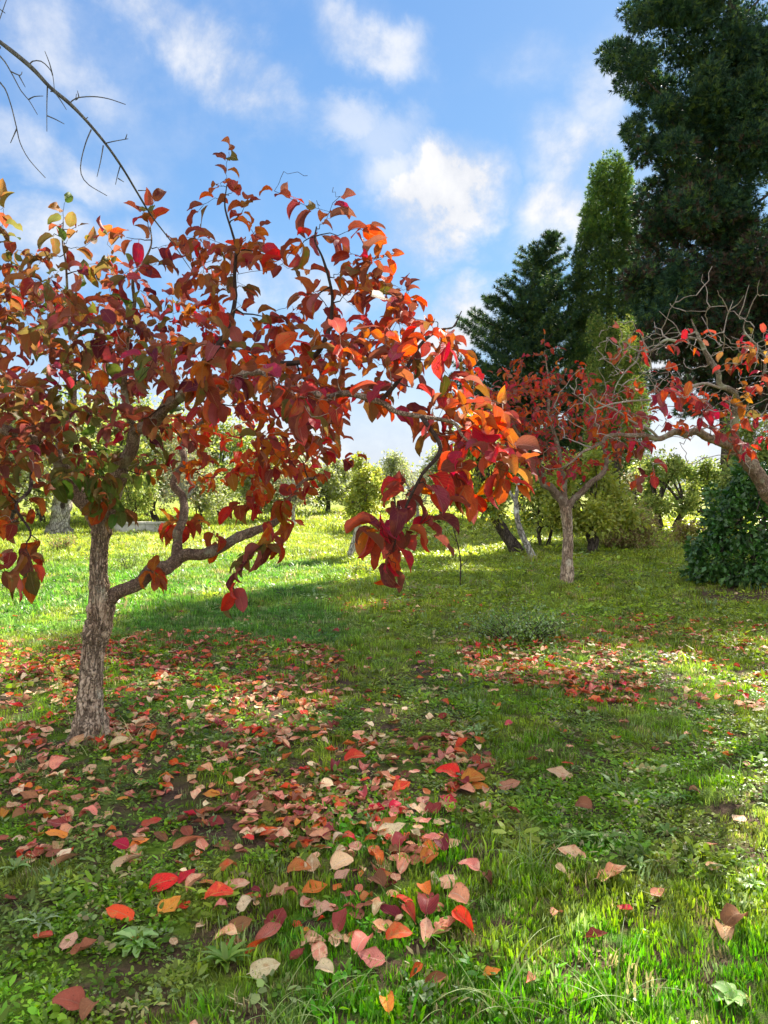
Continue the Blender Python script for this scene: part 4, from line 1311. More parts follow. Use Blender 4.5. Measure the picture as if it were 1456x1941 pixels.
def broadleaf(name, label, cat, base_px, top_py, half_w, leaf, n, mats, mix=.3, trunk=.08, stems=1, bottom=.3, seed=0, lean=0, bark='dark_bark', nb=16, group=None, wide=.8, depth=None, irregular=.5, bushy=False):
    """tree or shrub standing at base_px: stems, branches and a crown of separate leaves round the branch ends"""
    rs = np.random.default_rng(seed + 100)
    if depth is None:
        b = gnd(*base_px)
    else:
        p = at(base_px[0], base_px[1], depth); b = Vector((p.x, depth, float(height(p.x, depth))))
    D = b.y; k = D / FPX
    H = at(base_px[0], top_py, D).z - b.z
    W = half_w * k
    root = thing(name, label, cat, b, group)
    tips = []
    fork = b + Vector((lean * k, 0, H * bottom))
    for s in range(stems):
        off = Vector((rs.uniform(-1, 1) * trunk * (2.2 if stems > 1 else .2), rs.uniform(-1, 1) * trunk, 0))
        f2 = fork + off * 2.5 + Vector((0, 0, rs.uniform(-.1, .1) * H * .3))
        P, R = smooth_path([b + off + Vector((0, 0, -.05)), (b + off + f2) / 2 + Vector((rs.uniform(-1, 1) * .06 * H, 0, 0)), f2], [trunk * 1.25, trunk, trunk * .8], .12)
        V, F = tube(P, R, 10, .3, .1, s)
        link('stem' if bushy else 'trunk', tube_mesh('trunk', V, F, [M[bark]]), root)
        for q in range(max(2, nb // stems)):
            a = rs.uniform(0, 2 * math.pi); rr = math.sqrt(rs.random())
            t = rs.uniform(0.05, 1.0)
            prof = math.sqrt(max(.05, 1 - (abs(t - .42) / .62) ** 2))
            e = Vector((b.x + lean * k * 1.4 + W * rr * math.cos(a) * prof, b.y + W * wide * rr * math.sin(a) * prof, b.z + H * (bottom * .8 + (1 - bottom * .8) * t * rs.uniform(.9, 1.0))))
            mid = (f2 + e) / 2 + Vector((0, 0, .1 * (e - f2).length)) + Vector(rs.normal(0, .06 * W, 3))
            P, R = smooth_path([f2, mid, e], [trunk * .5, trunk * .3, trunk * .08], .25)
            V, F = tube(P, R, 5)
            link('branch', tube_mesh('branch', V, F, [M[bark]]), root)
            tips.append(np.array(e)); tips.append(np.array(mid * .4 + e * .6))
    n = int(n * 2.4) if D < 21 else int(n * 3.2)
    tips = np.array(tips)
    c = rs.integers(0, len(tips), n)
    rad = np.array([W, W * wide, H * .5]) * (.26 if not bushy else .34)
    u = rs.normal(0, 1, (n, 3)); u /= np.linalg.norm(u, axis=1, keepdims=True)
    sc_ = rs.uniform(1 - irregular, 1 + irregular, len(tips))[c]
    P = tips[c] + u * rad * (rs.random(n) ** .6 * sc_)[:, None]
    P[:, 2] = np.maximum(P[:, 2], b.z + .03)
    Dn = u + rs.normal(0, .5, (n, 3)) + np.array([0, 0, -.2])
    o = small_leaves('crown', P, Dn, rs.uniform(leaf * .6, leaf * 1.3, n), [M[m] for m in mats], (rs.random(n) < mix).astype(int) if len(mats) > 1 else np.zeros(n, int), rs, root)
    o['kind'] = 'stuff'
    return root


def build_background():
    # leaning pale trunk with yellow-green column of leaves, centre
    broadleaf('fruit_tree', 'thin pale stemmed fruit tree with sparse yellow green leaves behind the hanging red leaf cluster', 'tree', (662, 1056), 862, 46, .085, 1900, ['hedge_y', 'vine'], .5, .065, 1, .52, 1, 24, 'olive_bark', 14)
    broadleaf('fruit_tree', 'fruit tree with dark leaning trunk, beyond the orange leaf tips left of the middle persimmon', 'tree', (990, 1052), 800, 75, .10, 2600, ['vine', 'hedge_g'], .35, .12, 1, .38, 2, -60, 'dark_bark', 18)
    # pale prop trunk of the same pair
    b = gnd(1012, 1060)
    r = thing('leaning_trunk', 'pale sunlit trunk leaning against the dark one behind the orange leaves', 'trunk', b)
    P, R = smooth_path([b, at(985, 1000, b.y), at(978, 950, b.y + .1), at(985, 905, b.y + .2)], [.075, .06, .05, .03], .08)
    V, F = tube(P, R, 14, .3, .1, 4)
    link('trunk', tube_mesh('trunk', V, F, [M['olive_bark']]), r)
    P, R = smooth_path([at(979, 955, b.y + .1), at(960, 920, b.y + .1), at(950, 890, b.y + .1)], [.035, .025, .01], .08)
    V, F = tube(P, R, 8, .3)
    link('branch', tube_mesh('branch', V, F, [M['olive_bark']]), r)

    # vine-like yellow green tree right behind the middle persimmon
    broadleaf('leafy_shrub', 'yellow green leafed shrub just behind the straight trunk of the middle persimmon', 'shrub', (1120, 1040), 850, 95, .12, 2600, ['vine', 'hedge_y'], .4, .05, 3, .25, 3, 0, 'dark_bark', 24, depth=17)
    broadleaf('leafy_shrub', 'low shrub with yellowing leaves left of the middle persimmon trunk', 'shrub', (1030, 1010), 895, 75, .10, 1500, ['vine', 'hedge_g'], .5, .04, 3, .25, 33, 0, 'dark_bark', 18, depth=19)
    # brown leaved bush
    broadleaf('brown_bush', 'dry bush with brown and yellow leaves right of the middle persimmon trunk', 'bush', (1185, 1035), 960, 72, .075, 3400, ['brownleaf', 'hedge_y'], .3, .02, 7, .12, 4, 0, 'dark_bark', 42, depth=18.5, bushy=True)
    broadleaf('brown_bush', 'small golden bush beside the dark evergreen shrub', 'bush', (1300, 1020), 985, 34, .07, 700, ['brownleaf', 'vine'], .4, .015, 4, .12, 5, 0, 'dark_bark', 16, depth=20, bushy=True)
    # right background trees
    broadleaf('fruit_tree', 'round bright green fruit tree seen under the arch of the bare branch', 'tree', (1262, 995), 868, 62, .12, 2200, ['hedge_y', 'hedge_g'], .45, .11, 2, .35, 6, 0, 'dark_bark', 20, depth=27)
    broadleaf('fruit_tree', 'thin half bare tree left of the round bright green tree', 'tree', (1205, 990), 880, 40, .10, 500, ['silver', 'brownleaf'], .45, .07, 1, .35, 7, 0, 'dark_bark', 22, depth=30)
    broadleaf('broadleaf_tree', 'green leafy tree behind the tall cypress trunk', 'tree', (1430, 1000), 800, 85, .13, 2600, ['hedge_y', 'hedge_g'], .5, .12, 2, .3, 8, 0, 'dark_bark', 22, depth=22)
    # evergreen shrub with big glossy leaves
    b = gnd(1420, 1108)
    rs = np.random.default_rng(9)
    root = thing('evergreen_shrub', 'dark glossy evergreen shrub reaching the grass under the tall cypress', 'shrub', b)
    blobs = [(1400, 1060, 70, 40, b.y, .8), (1380, 1000, 45, 45, b.y + .2, .7), (1440, 990, 60, 55, b.y + .2, .8), (1420, 940, 45, 35, b.y + .4, .6), (1350, 1060, 45, 32, b.y - .1, .5), (1470, 1060, 50, 45, b.y - .2, .7),
             (1520, 1020, 60, 70, b.y, .9), (1365, 950, 30, 26, b.y + .4, .4), (1335, 1085, 30, 18, b.y, .4), (1400, 1090, 60, 16, b.y - .3, .5), (1480, 930, 60, 50, b.y + .6, .6)]
    for _ in range(36):
        e = blobs[rs.integers(0, 11)]
        a = rs.uniform(0, 6.28)
        blobs.append((e[0] + e[2] * math.cos(a) * .95, e[1] + e[3] * math.sin(a) * .95, rs.uniform(8, 15), rs.uniform(8, 14), e[4] + rs.uniform(-.5, .5), .14))
    for i in range(34):
        x = rs.uniform(1315, 1500); yb = 1085 - max(0, (x - 1315)) * 1.5 if x < 1400 else rs.uniform(900, 960)
        for q in range(5):
            blobs.append((x - q * 3 + rs.uniform(-3, 3), yb - q * 10, 9 - q, 8, b.y + rs.uniform(-.2, .4), .10))
    Q, Dn, _ = blob_cloud(blobs, 2300, rs, .1, .45)
    Q[:, 2] = np.maximum(Q[:, 2], .03)
    o = small_leaves('foliage', Q, Dn + np.array([0, 0, -.2]), rs.uniform(.06, .125, len(Q)), [M['laurel']], np.zeros(len(Q), int), rs, root)
    o['kind'] = 'stuff'
    for i in range(7):
        P, R = smooth_path([b + Vector((rs.uniform(-.2, .2), rs.uniform(-.1, .1), 0)), b + Vector((rs.uniform(-.6, .6), rs.uniform(-.3, .3), .7)), b + Vector((rs.uniform(-.9, .9), rs.uniform(-.4, .4), 1.3))], [.03, .02, .01], .1)
        V, F = tube(P, R, 7)
        link('stem', tube_mesh('stem', V, F, [M['dark_bark']]), root)
    # old pale olive tree on the left with a hollow
    b = gnd(112, 1012)
    D = b.y
    root = thing('olive_tree', 'old pale olive trunk with a knot hole behind the fork of the nearest persimmon', 'tree', b)
    P, R = smooth_path([at(112, 1022, D), at(114, 985, D), at(118, 950, D), at(128, 920, D), at(120, 895, D)], [.42, .32, .30, .27, .2], .08)
    V, F = tube(P, R, 30, .5, .15, 6)
    link('trunk', tube_mesh('trunk', V, F, [M['olive_bark']]), root)
    for e in [(60, 860), (150, 850), (110, 830), (30, 890)]:
        P, R = smooth_path([at(122, 915, D), at((122 + e[0]) / 2, (905 + e[1]) / 2 - 8, D), at(e[0], e[1], D)], [.14, .1, .04], .15)
        V, F = tube(P, R, 9, .3)
        link('branch', tube_mesh('branch', V, F, [M['olive_bark']]), root)
    hc = at(119, 958, D - .30)
    uu = np.linspace(0, 2 * np.pi, 12, endpoint=False)
    hv = np.array([(hc.x + .085 * math.cos(a), hc.y + .03 * math.sin(a) * 0 - .005, hc.z + .12 * math.sin(a)) for a in uu] + [(hc.x, hc.y + .05, hc.z)])
    hf = [(i, (i + 1) % 12, 12) for i in range(12)]
    me = bpy.data.meshes.new('knot_hole'); me.from_pydata(hv.tolist(), [], hf); me.materials.append(M['dark_bark'])
    link('knot_hole', me, root)
    bl = [(60, 850, 60, 40, D, 1.2), (140, 830, 60, 45, D, 1.2), (100, 800, 70, 40, D, 1.2), (20, 880, 50, 35, D, 1.0), (30, 930, 40, 30, D - .5, .6), (70, 960, 30, 30, D - .5, .5)]
    Q, Dn, _ = blob_cloud(bl, 330, rs, 0, .3)
    o = small_leaves('crown', Q, Dn, rs.uniform(.07, .13, len(Q)), [M['silver'], M['hedge_y']], (rs.random(len(Q)) < .5).astype(int), rs, root)
    o['kind'] = 'stuff'
    # trees that close the view behind the left crown
    spec = [(80, 30, 720, 110), (280, 38, 740, 120), (20, 24, 760, 120), (180, 30, 740, 110), (300, 34, 790, 100), (420, 38, 800, 110), (520, 34, 830, 90), (-120, 26, 700, 150), (620, 42, 872, 60), (250, 27, 860, 60), (380, 28, 880, 50)]
    looks = ['broad pale tree rising behind the olive trunk, half hidden by the crown', 'tall light green tree far behind the left crown', 'pale yellow green tree behind the olive trunk at the left edge', 'bright yellow green tree seen through the left crown', 'light green tree beyond the stone wall',
             'green tree in the far row behind the orange leaves', 'low green tree in the far row left of the thin pale tree', 'light green tree beyond the left edge of the lawn',
             'far yellow green tree touching the thin pale tree', 'low yellow green bush just behind the stone wall', 'low yellow green bush right of the stone wall']
    for i, ((x, d, top, w), lab) in enumerate(zip(spec, looks)):
        small = 'bush' in lab
        broadleaf('bush' if small else 'broadleaf_tree', lab, 'bush' if small else 'tree', (x, 980), top, w, .17 if not small else .11, 3400 if not small else 1500, [['hedge_y', 'silver'], ['hedge_g', 'hedge_y']][i % 2], .5, .12 if not small else .03,
                  1 if not small else 4, .28, 40 + i, 0, 'dark_bark', 24, depth=d)
    spec = [(745, 45, 862, 45, 'greyish rounded tree far off between the hanging leaf clusters', 'silver'), (840, 40, 850, 60, 'grey green tree with a thin stem behind the hanging red cluster', 'silver'),
            (915, 36, 850, 60, 'olive green far tree above the dark leaning trunk', 'hedge_g'), (1085, 44, 850, 70, 'far green tree behind the middle persimmon', 'hedge_g'),
            (1330, 40, 870, 60, 'far green tree right of the round bright tree', 'hedge_g'), (700, 60, 885, 50, 'distant low tree right of the thin pale tree', 'hedge_g')]
    for i, (x, d, top, w, lab, mt) in enumerate(spec):
        broadleaf('broadleaf_tree', lab, 'tree', (x, 970), top, w, .16, 1900, [mt, 'hedge_y'], .35, .12, 1, .3, 60 + i, 0, 'dark_bark', 20, depth=d)
    spec = [(560, 30, 850, 45, 'nearly bare pale twiggy tree between the orange leaves and the thin pale tree', 260), (790, 33, 880, 40, 'nearly bare small tree far behind the hanging red cluster', 200),
            (1230, 34, 850, 45, 'bare twiggy tree standing against the white sky under the arch', 160), (350, 27, 800, 60, 'half bare silvery tree behind the rising limb of the nearest persimmon', 500)]
    for i, (x, d, top, w, lab, n) in enumerate(spec):
        broadleaf('bare_orchard_tree', lab, 'tree', (x, 970), top, w, .10, n, ['silver', 'brownleaf'], .4, .07, 1, .3, 80 + i, 0, 'olive_bark', 46, depth=d)
    # far wood that closes the horizon
    rs = np.random.default_rng(12)
    n = 26000
    cx = rs.uniform(-110, 110, 260); cy = rs.uniform(75, 120, 260); ch = rs.uniform(2.2, 4.6, 260)
    k = rs.integers(0, 260, n)
    u = rs.normal(0, 1, (n, 3)); u /= np.linalg.norm(u, axis=1, keepdims=True)
    P = np.stack([cx[k], cy[k], ch[k] * .5], -1) + u * np.stack([ch[k] * .9, ch[k] * .7, ch[k] * .5], -1) * rs.uniform(.6, 1, n)[:, None]
    P[:, 2] = np.maximum(P[:, 2], .1)
    o = small_leaves('distant_woodland', P, u + rs.normal(0, .4, (n, 3)), rs.uniform(.4, .8, n), [M['woodland']], np.zeros(n, int), rs, None)
    tag(o, 'hazy low wood along the far edge of the field', 'woodland', None, 'stuff')
    # low stone wall
    b = gnd(268, 1006)
    root = thing('stone_wall', 'low pale stone wall far behind the trunk of the nearest persimmon', 'wall', b)
    x0, x1 = gnd(205, 1006).x, gnd(325, 1004).x
    rs = np.random.default_rng(3)
    import itertools
    def box(nm, c, s):
        v = [(c[0] + s[0] * a, c[1] + s[1] * bb, c[2] + s[2] * cc) for a, bb, cc in itertools.product((-.5, .5), repeat=3)]
        f = [(0, 1, 3, 2), (4, 6, 7, 5), (0, 4, 5, 1), (2, 3, 7, 6), (0, 2, 6, 4), (1, 5, 7, 3)]
        me = bpy.data.meshes.new(nm); me.from_pydata(v, [], f); me.materials.append(M['stone'])
        o = link(nm, me, root)
        return o
    n = 6
    w = (x1 - x0) / n
    for i in range(n):
        box('stone_block', (x0 + w * (i + .5), b.y, .15 + b.z), (w - .012, .34 + rs.uniform(-.02, .02), .32))
    for i in range(3):
        box('coping_stone', (x0 + 2 * w * (i + .5), b.y, .345 + b.z), (2 * w - .01, .44, .06))


build_background()


# ================================================================ SAPLING, SMALL SHRUBS, WEEDS
def build_sapling():
    b = gnd(872, 1112); D = b.y
    root = thing('bare_sapling', 'thin bare sapling with a few green leaves at its top, left of the middle persimmon', 'sapling', b)
    P, R = smooth_path([b, at(873, 1060, D), at(862, 1010, D), at(850, 965, D), at(838, 925, D)], [.012, .010, .008, .006, .003], .05)
    V, F = tube(P, R, 7, .2); link('stem', tube_mesh('stem', V, F, [M['twig']]), root)
    rs = np.random.default_rng(5)
    Q = []
    for s, e in [((872, 1075), (895, 1045)), ((868, 1030), (845, 1000)), ((862, 1010), (885, 965)), ((855, 980), (878, 940)), ((850, 965), (832, 985))]:
        P, R = smooth_path([at(*s, D), at((s[0] + e[0]) / 2 + 2, (s[1] + e[1]) / 2 + 3, D), at(*e, D)], [.006, .004, .002], .05)
        V, F = tube(P, R, 5); link('twig', tube_mesh('twig', V, F, [M['twig']]), root)
        if e[1] < 1000:
            for q in range(14):
                Q.append(at(e[0] + rs.normal(0, 8), e[1] + rs.normal(0, 9), D + rs.uniform(-.1, .1)))
    Q = np.array(Q)
    o = small_leaves('foliage', Q, rs.normal(0, 1, Q.shape) + [0, 0, -.5], rs.uniform(.05, .09, len(Q)), [M['laurel']], np.zeros(len(Q), int), rs, root)
    o['kind'] = 'stuff'


build_sapling()


def low_bush(label, px, py, top, hw, leaf, n, mat, seed, stems=26, name='low_shrub', cat='shrub', upright=.6):
    rs = np.random.default_rng(seed)
    b = gnd(px, py); k = b.y / FPX
    H = (py - top) * k; W = hw * k
    root = thing(name, label, cat, b)
    tips = []
    parts = []
    for i in range(stems):
        a = rs.uniform(0, 6.28); r = W * math.sqrt(rs.random())
        e = np.array([b.x + r * math.cos(a), b.y + r * .7 * math.sin(a), b.z + H * rs.uniform(.45, 1.0) * (1 - .4 * (r / W) ** 2)])
        s = np.array(b) + np.array([r * .3 * math.cos(a), r * .3 * math.sin(a), -.01])
        P, R = smooth_path([s, (s + e) / 2 + np.array([0, 0, .1 * H]), e], [.005, .004, .0015], .06)
        V, F = tube(P, R, 4); link('stem', tube_mesh('stem', V, F, [M['dark_bark']]), root)
        tips += [P[int(len(P) * t)] for t in (.35, .5, .65, .8, .95)]
    tips = np.array(tips)
    c = rs.integers(0, len(tips), n)
    P = tips[c] + rs.normal(0, .035 + W * .03, (n, 3))
    P[:, 2] = np.maximum(P[:, 2], b.z + .02)
    o = small_leaves('foliage', P, rs.normal(0, .7, (n, 3)) + np.array([0, 0, upright]), rs.uniform(leaf * .6, leaf * 1.3, n), [M[m] for m in mat], rs.integers(0, len(mat), n), rs, root)
    o['kind'] = 'stuff'


low_bush('wispy grey green low shrub in shade, before the middle persimmon', 985, 1215, 1150, 125, .030, 2600, ['greyweed', 'thistle', 'hedge_g'], 1, 60)
low_bush('small tuft of leafy green weeds by the foot of the thin pale tree', 690, 1090, 1060, 28, .04, 500, ['hedge_g', 'vine'], 2, 14, 'leafy_weed', 'weed')
low_bush('dry yellowish shrublet on the far lawn left of the nearest trunk', 115, 1045, 1010, 40, .05, 700, ['brownleaf', 'hedge_g'], 3, 18, 'leafy_weed', 'weed')
low_bush('small dark weed on the lawn right of the nearest trunk', 245, 1080, 1035, 26, .04, 300, ['hedge_g'], 4, 12, 'leafy_weed', 'weed')
low_bush('small dark weed in the middle of the sunlit far lawn', 668, 895 + 115, 985, 14, .05, 260, ['hedge_g'], 6, 10, 'leafy_weed', 'weed')


def strap(L, w, bend, n=5, lobes=0.0, fold=.2, seed=0):
    """a leaf strip along +Y rising and bending over; n segments, 3 across"""
    rs = np.random.default_rng(seed)
    V, F = [], []
    y = z = 0.0
    for j in range(n + 1):
        t = j / n
        a = math.radians(62) * (1 - t * bend)
        if j:
            y += L / n * math.cos(a); z += L / n * math.sin(a)
        ww = w * (math.sin(math.pi * min(.97, .12 + t * .86)) ** .7) if w > .01 else w * (1 - t * .9)
        if lobes:
            ww *= 1 - lobes * (j % 2)
        for u in (-1, 0, 1):
            V.append((u * ww * .5, y, z + abs(u) * ww * fold))
    for j in range(n):
        for i in range(2):
            a = j * 3 + i
            F.append((a, a + 1, a + 4, a + 3))
    return np.array(V), np.array(F)


def rosette(name, label, px, py, n, L, w, bend, mat, lobes=0.0, seed=0, cat='weed', segs=6, tilt=(0, 25)):
    rs = np.random.default_rng(seed + 500)
    b = gnd(px, py)
    root = thing(name, label, cat, b)
    L *= .72; w *= .72
    for i in range(n):
        V, F = strap(L * rs.uniform(.65, 1.1), w * rs.uniform(.8, 1.15), bend * rs.uniform(.8, 1.15), segs, lobes, .25, i)
        a = i * 2.4 + rs.uniform(-.2, .2)
        tl = math.radians(rs.uniform(*tilt))
        Rm = np.array(Matrix.Rotation(a, 3, 'Z') @ Matrix.Rotation(-tl, 3, 'X'))
        V = V @ Rm.T + np.array(b) + np.array([0, 0, .012])
        V[:, 2] = np.maximum(V[:, 2], b.z + .012)
        me = mesh_np('leaf_blade', V, F, [M[mat]], smooth=True)
        link('leaf_blade', me, root)


rosette('weed_rosette', 'pale green rosette of broad lobed leaves right of a lone crimson leaf', 258, 1795, 13, .13, .045, 1.2, 'paleweed', .35, 1, tilt=(0, 30))
rosette('weed_rosette', 'grey green weed with narrow forked leaves near the lower left', 78, 1762, 9, .15, .022, 1.25, 'greyweed', .55, 2, segs=8)
rosette('thistle_rosette', 'jagged green thistle rosette, left one of a touching pair', 1098, 1592, 11, .15, .040, 1.15, 'thistle', .45, 3, segs=8)
rosette('thistle_rosette', 'jagged green thistle rosette, right one of a touching pair', 1148, 1600, 10, .14, .036, 1.2, 'thistle', .45, 4, segs=8)
rosette('weed_rosette', 'small star shaped green rosette on bare soil right of the thistle pair', 1264, 1588, 9, .10, .026, 1.0, 'thistle', 0, 5)
rosette('weed_rosette', 'small green rosette beyond the star shaped one on the right', 1285, 1518, 10, .11, .028, 1.15, 'thistle', 0, 6)
rosette('weed_rosette', 'blue green rosette with rounded leaves at the bottom edge', 796, 1893, 14, .085, .032, 1.0, 'greyweed', 0, 7)
rosette('weed_rosette', 'broad bladed green weed clump at the bottom left of centre', 428, 1830, 16, .14, .026, .8, 'thistle', 0, 8)
rosette('weed_rosette', 'low green rosette beside the foot of the nearest trunk, to its right', 272, 1490, 10, .12, .024, 1.1, 'thistle', .2, 9)
rosette('weed_rosette', 'pale lobed rosette at the left edge above the grey green weed', 30, 1655, 10, .11, .03, 1.15, 'paleweed', .3, 10)
rosette('weed_rosette', 'round leaved pale weed near the bottom right corner', 1385, 1905, 8, .09, .05, 1.1, 'paleweed', 0, 11)
rosette('weed_rosette', 'pale lobed rosette on soil at the right edge', 1425, 1690, 10, .10, .028, 1.15, 'paleweed', .3, 12)
rosette('weed_rosette', 'light green rosette left of the lone upright grass, among red leaves', 905, 1395, 11, .15, .03, 1.1, 'paleweed', .2, 13)
rosette('weed_rosette', 'yellow green leafy rosette near the middle of the right side', 1215, 1650, 10, .09, .02, 1.0, 'paleweed', .2, 14)


def grass_clump(label, px, py, n, L, seed, spread=.05, mat='longgrass'):
    rs = np.random.default_rng(seed + 900)
    b = gnd(px, py)
    root = thing('grass_tuft', label, 'grass tuft', b)
    for i in range(n):
        V, F = strap(L * rs.uniform(.5, 1.15), rs.uniform(.004, .007), rs.uniform(.9, 1.5), 9, 0, .2, i)
        Rm = np.array(Matrix.Rotation(rs.uniform(0, 6.28), 3, 'Z'))
        V = V @ Rm.T + np.array(b) + np.array([rs.normal(0, spread), rs.normal(0, spread), .0])
        link('grass_blade', mesh_np('grass_blade', V, F, [M[mat]], smooth=True), root)


grass_clump('tuft of long arching pale grass blades at the bottom edge, right of centre', 935, 1925, 18, .30, 1)
grass_clump('tuft of long arching grass blades nearest the bottom right', 1160, 1935, 12, .28, 2)
grass_clump('tuft of long grass blades between fallen leaves at the bottom left of centre', 560, 1925, 20, .22, 3)
grass_clump('thin upright grass stalks left of the thistle pair', 1010, 1640, 22, .26, 4, .03)
grass_clump('long grass blades around the foot of the nearest trunk', 180, 1425, 24, .20, 5, .07)
grass_clump('dry pale grass stalks in the sunny leaf litter behind the centre', 600, 1290, 16, .32, 6, .06)
grass_clump('dry pale grass stalks right of the nearest trunk', 268, 1400, 12, .34, 7, .05, 'strawstem')
grass_clump('long green grass blades at the left edge beside the nearest trunk', 20, 1470, 26, .22, 8, .08)


def flower_spike():
    b = gnd(140, 1398)
    root = thing('flower_spike', 'tall pale yellow flower spike leaning left beside the nearest trunk', 'wildflower', b)
    D = b.y
    P, R = smooth_path([b, at(132, 1360, D), at(118, 1315, D), at(108, 1265, D)], [.003, .0028, .0022, .0012], .02)
    V, F = tube(P, R, 6); link('stem', tube_mesh('stem', V, F, [M['strawstem']]), root)
    rs = np.random.default_rng(1)
    tv, tf = tuft_template(5, 3, .9, .3)
    PP = []
    for i in range(60):
        t = rs.random()
        p = np.array(at(108 + 12 * t, 1260 + 62 * t, D)) + rs.normal(0, .010 + .010 * t, 3)
        PP.append(p)
    PP = np.array(PP)
    tuft_mesh('blossom', PP, rs.normal(0, 1, PP.shape), rs.uniform(.012, .02, len(PP)), [M['yellowflower']], np.zeros(len(PP), int), [(tv, tf)], rs, root)


flower_spike()


# ================================================================ FALLEN LEAVES
COLN = {'f_peach': 'pale peach', 'f_beige': 'beige', 'f_brown': 'dry brown', 'f_red': 'bright red', 'f_orange': 'orange', 'f_maroon': 'dark maroon', 'f_rose': 'dusty pink'}
POSEN = {'flat': 'flat', 'cupped': 'cupped', 'folded': 'folded', 'curled': 'curled'}
GRP = 'fallen persimmon leaves on the grass'
placed = []


def leaf_pose(rs, pose):
    yaw = rs.uniform(0, 2 * math.pi)
    d = np.array([math.cos(yaw), math.sin(yaw), rs.uniform(-.15, .25)])
    n = np.array([0, 0, 1.0]) + rs.normal(0, .20 if pose != 'folded' else .6, 3)
    return unit(d), unit(n)


def put_leaf(P, d, n, s, mat, pose, k, label):
    tset = FALL_T[pose]
    key = ('fall', pose, k, mat)
    if key not in _shared:
        V, F, UV = tset[k]
        V = V - np.array([0, .55, 0]); V[:, 2] -= V[:, 2].min()
        _shared[key] = mesh_np('fallen_leaf', V, F, [M[mat]], uv=UV, smooth=True)
    o = bpy.data.objects.new('fallen_leaf', _shared[key])
    COL.objects.link(o)
    R = frames(np.array([d]), np.array([n]))[0]
    ax = .82 + .36 * ((P[0] * 37.7 + P[1] * 91.3) % 1.0)
    o.matrix_world = Matrix.Translation(Vector(P)) @ Matrix(R.tolist()).to_4x4() @ Matrix.Diagonal((float(s) * ax, float(s), float(s), 1))
    return tag(o, label, 'leaf', GRP)


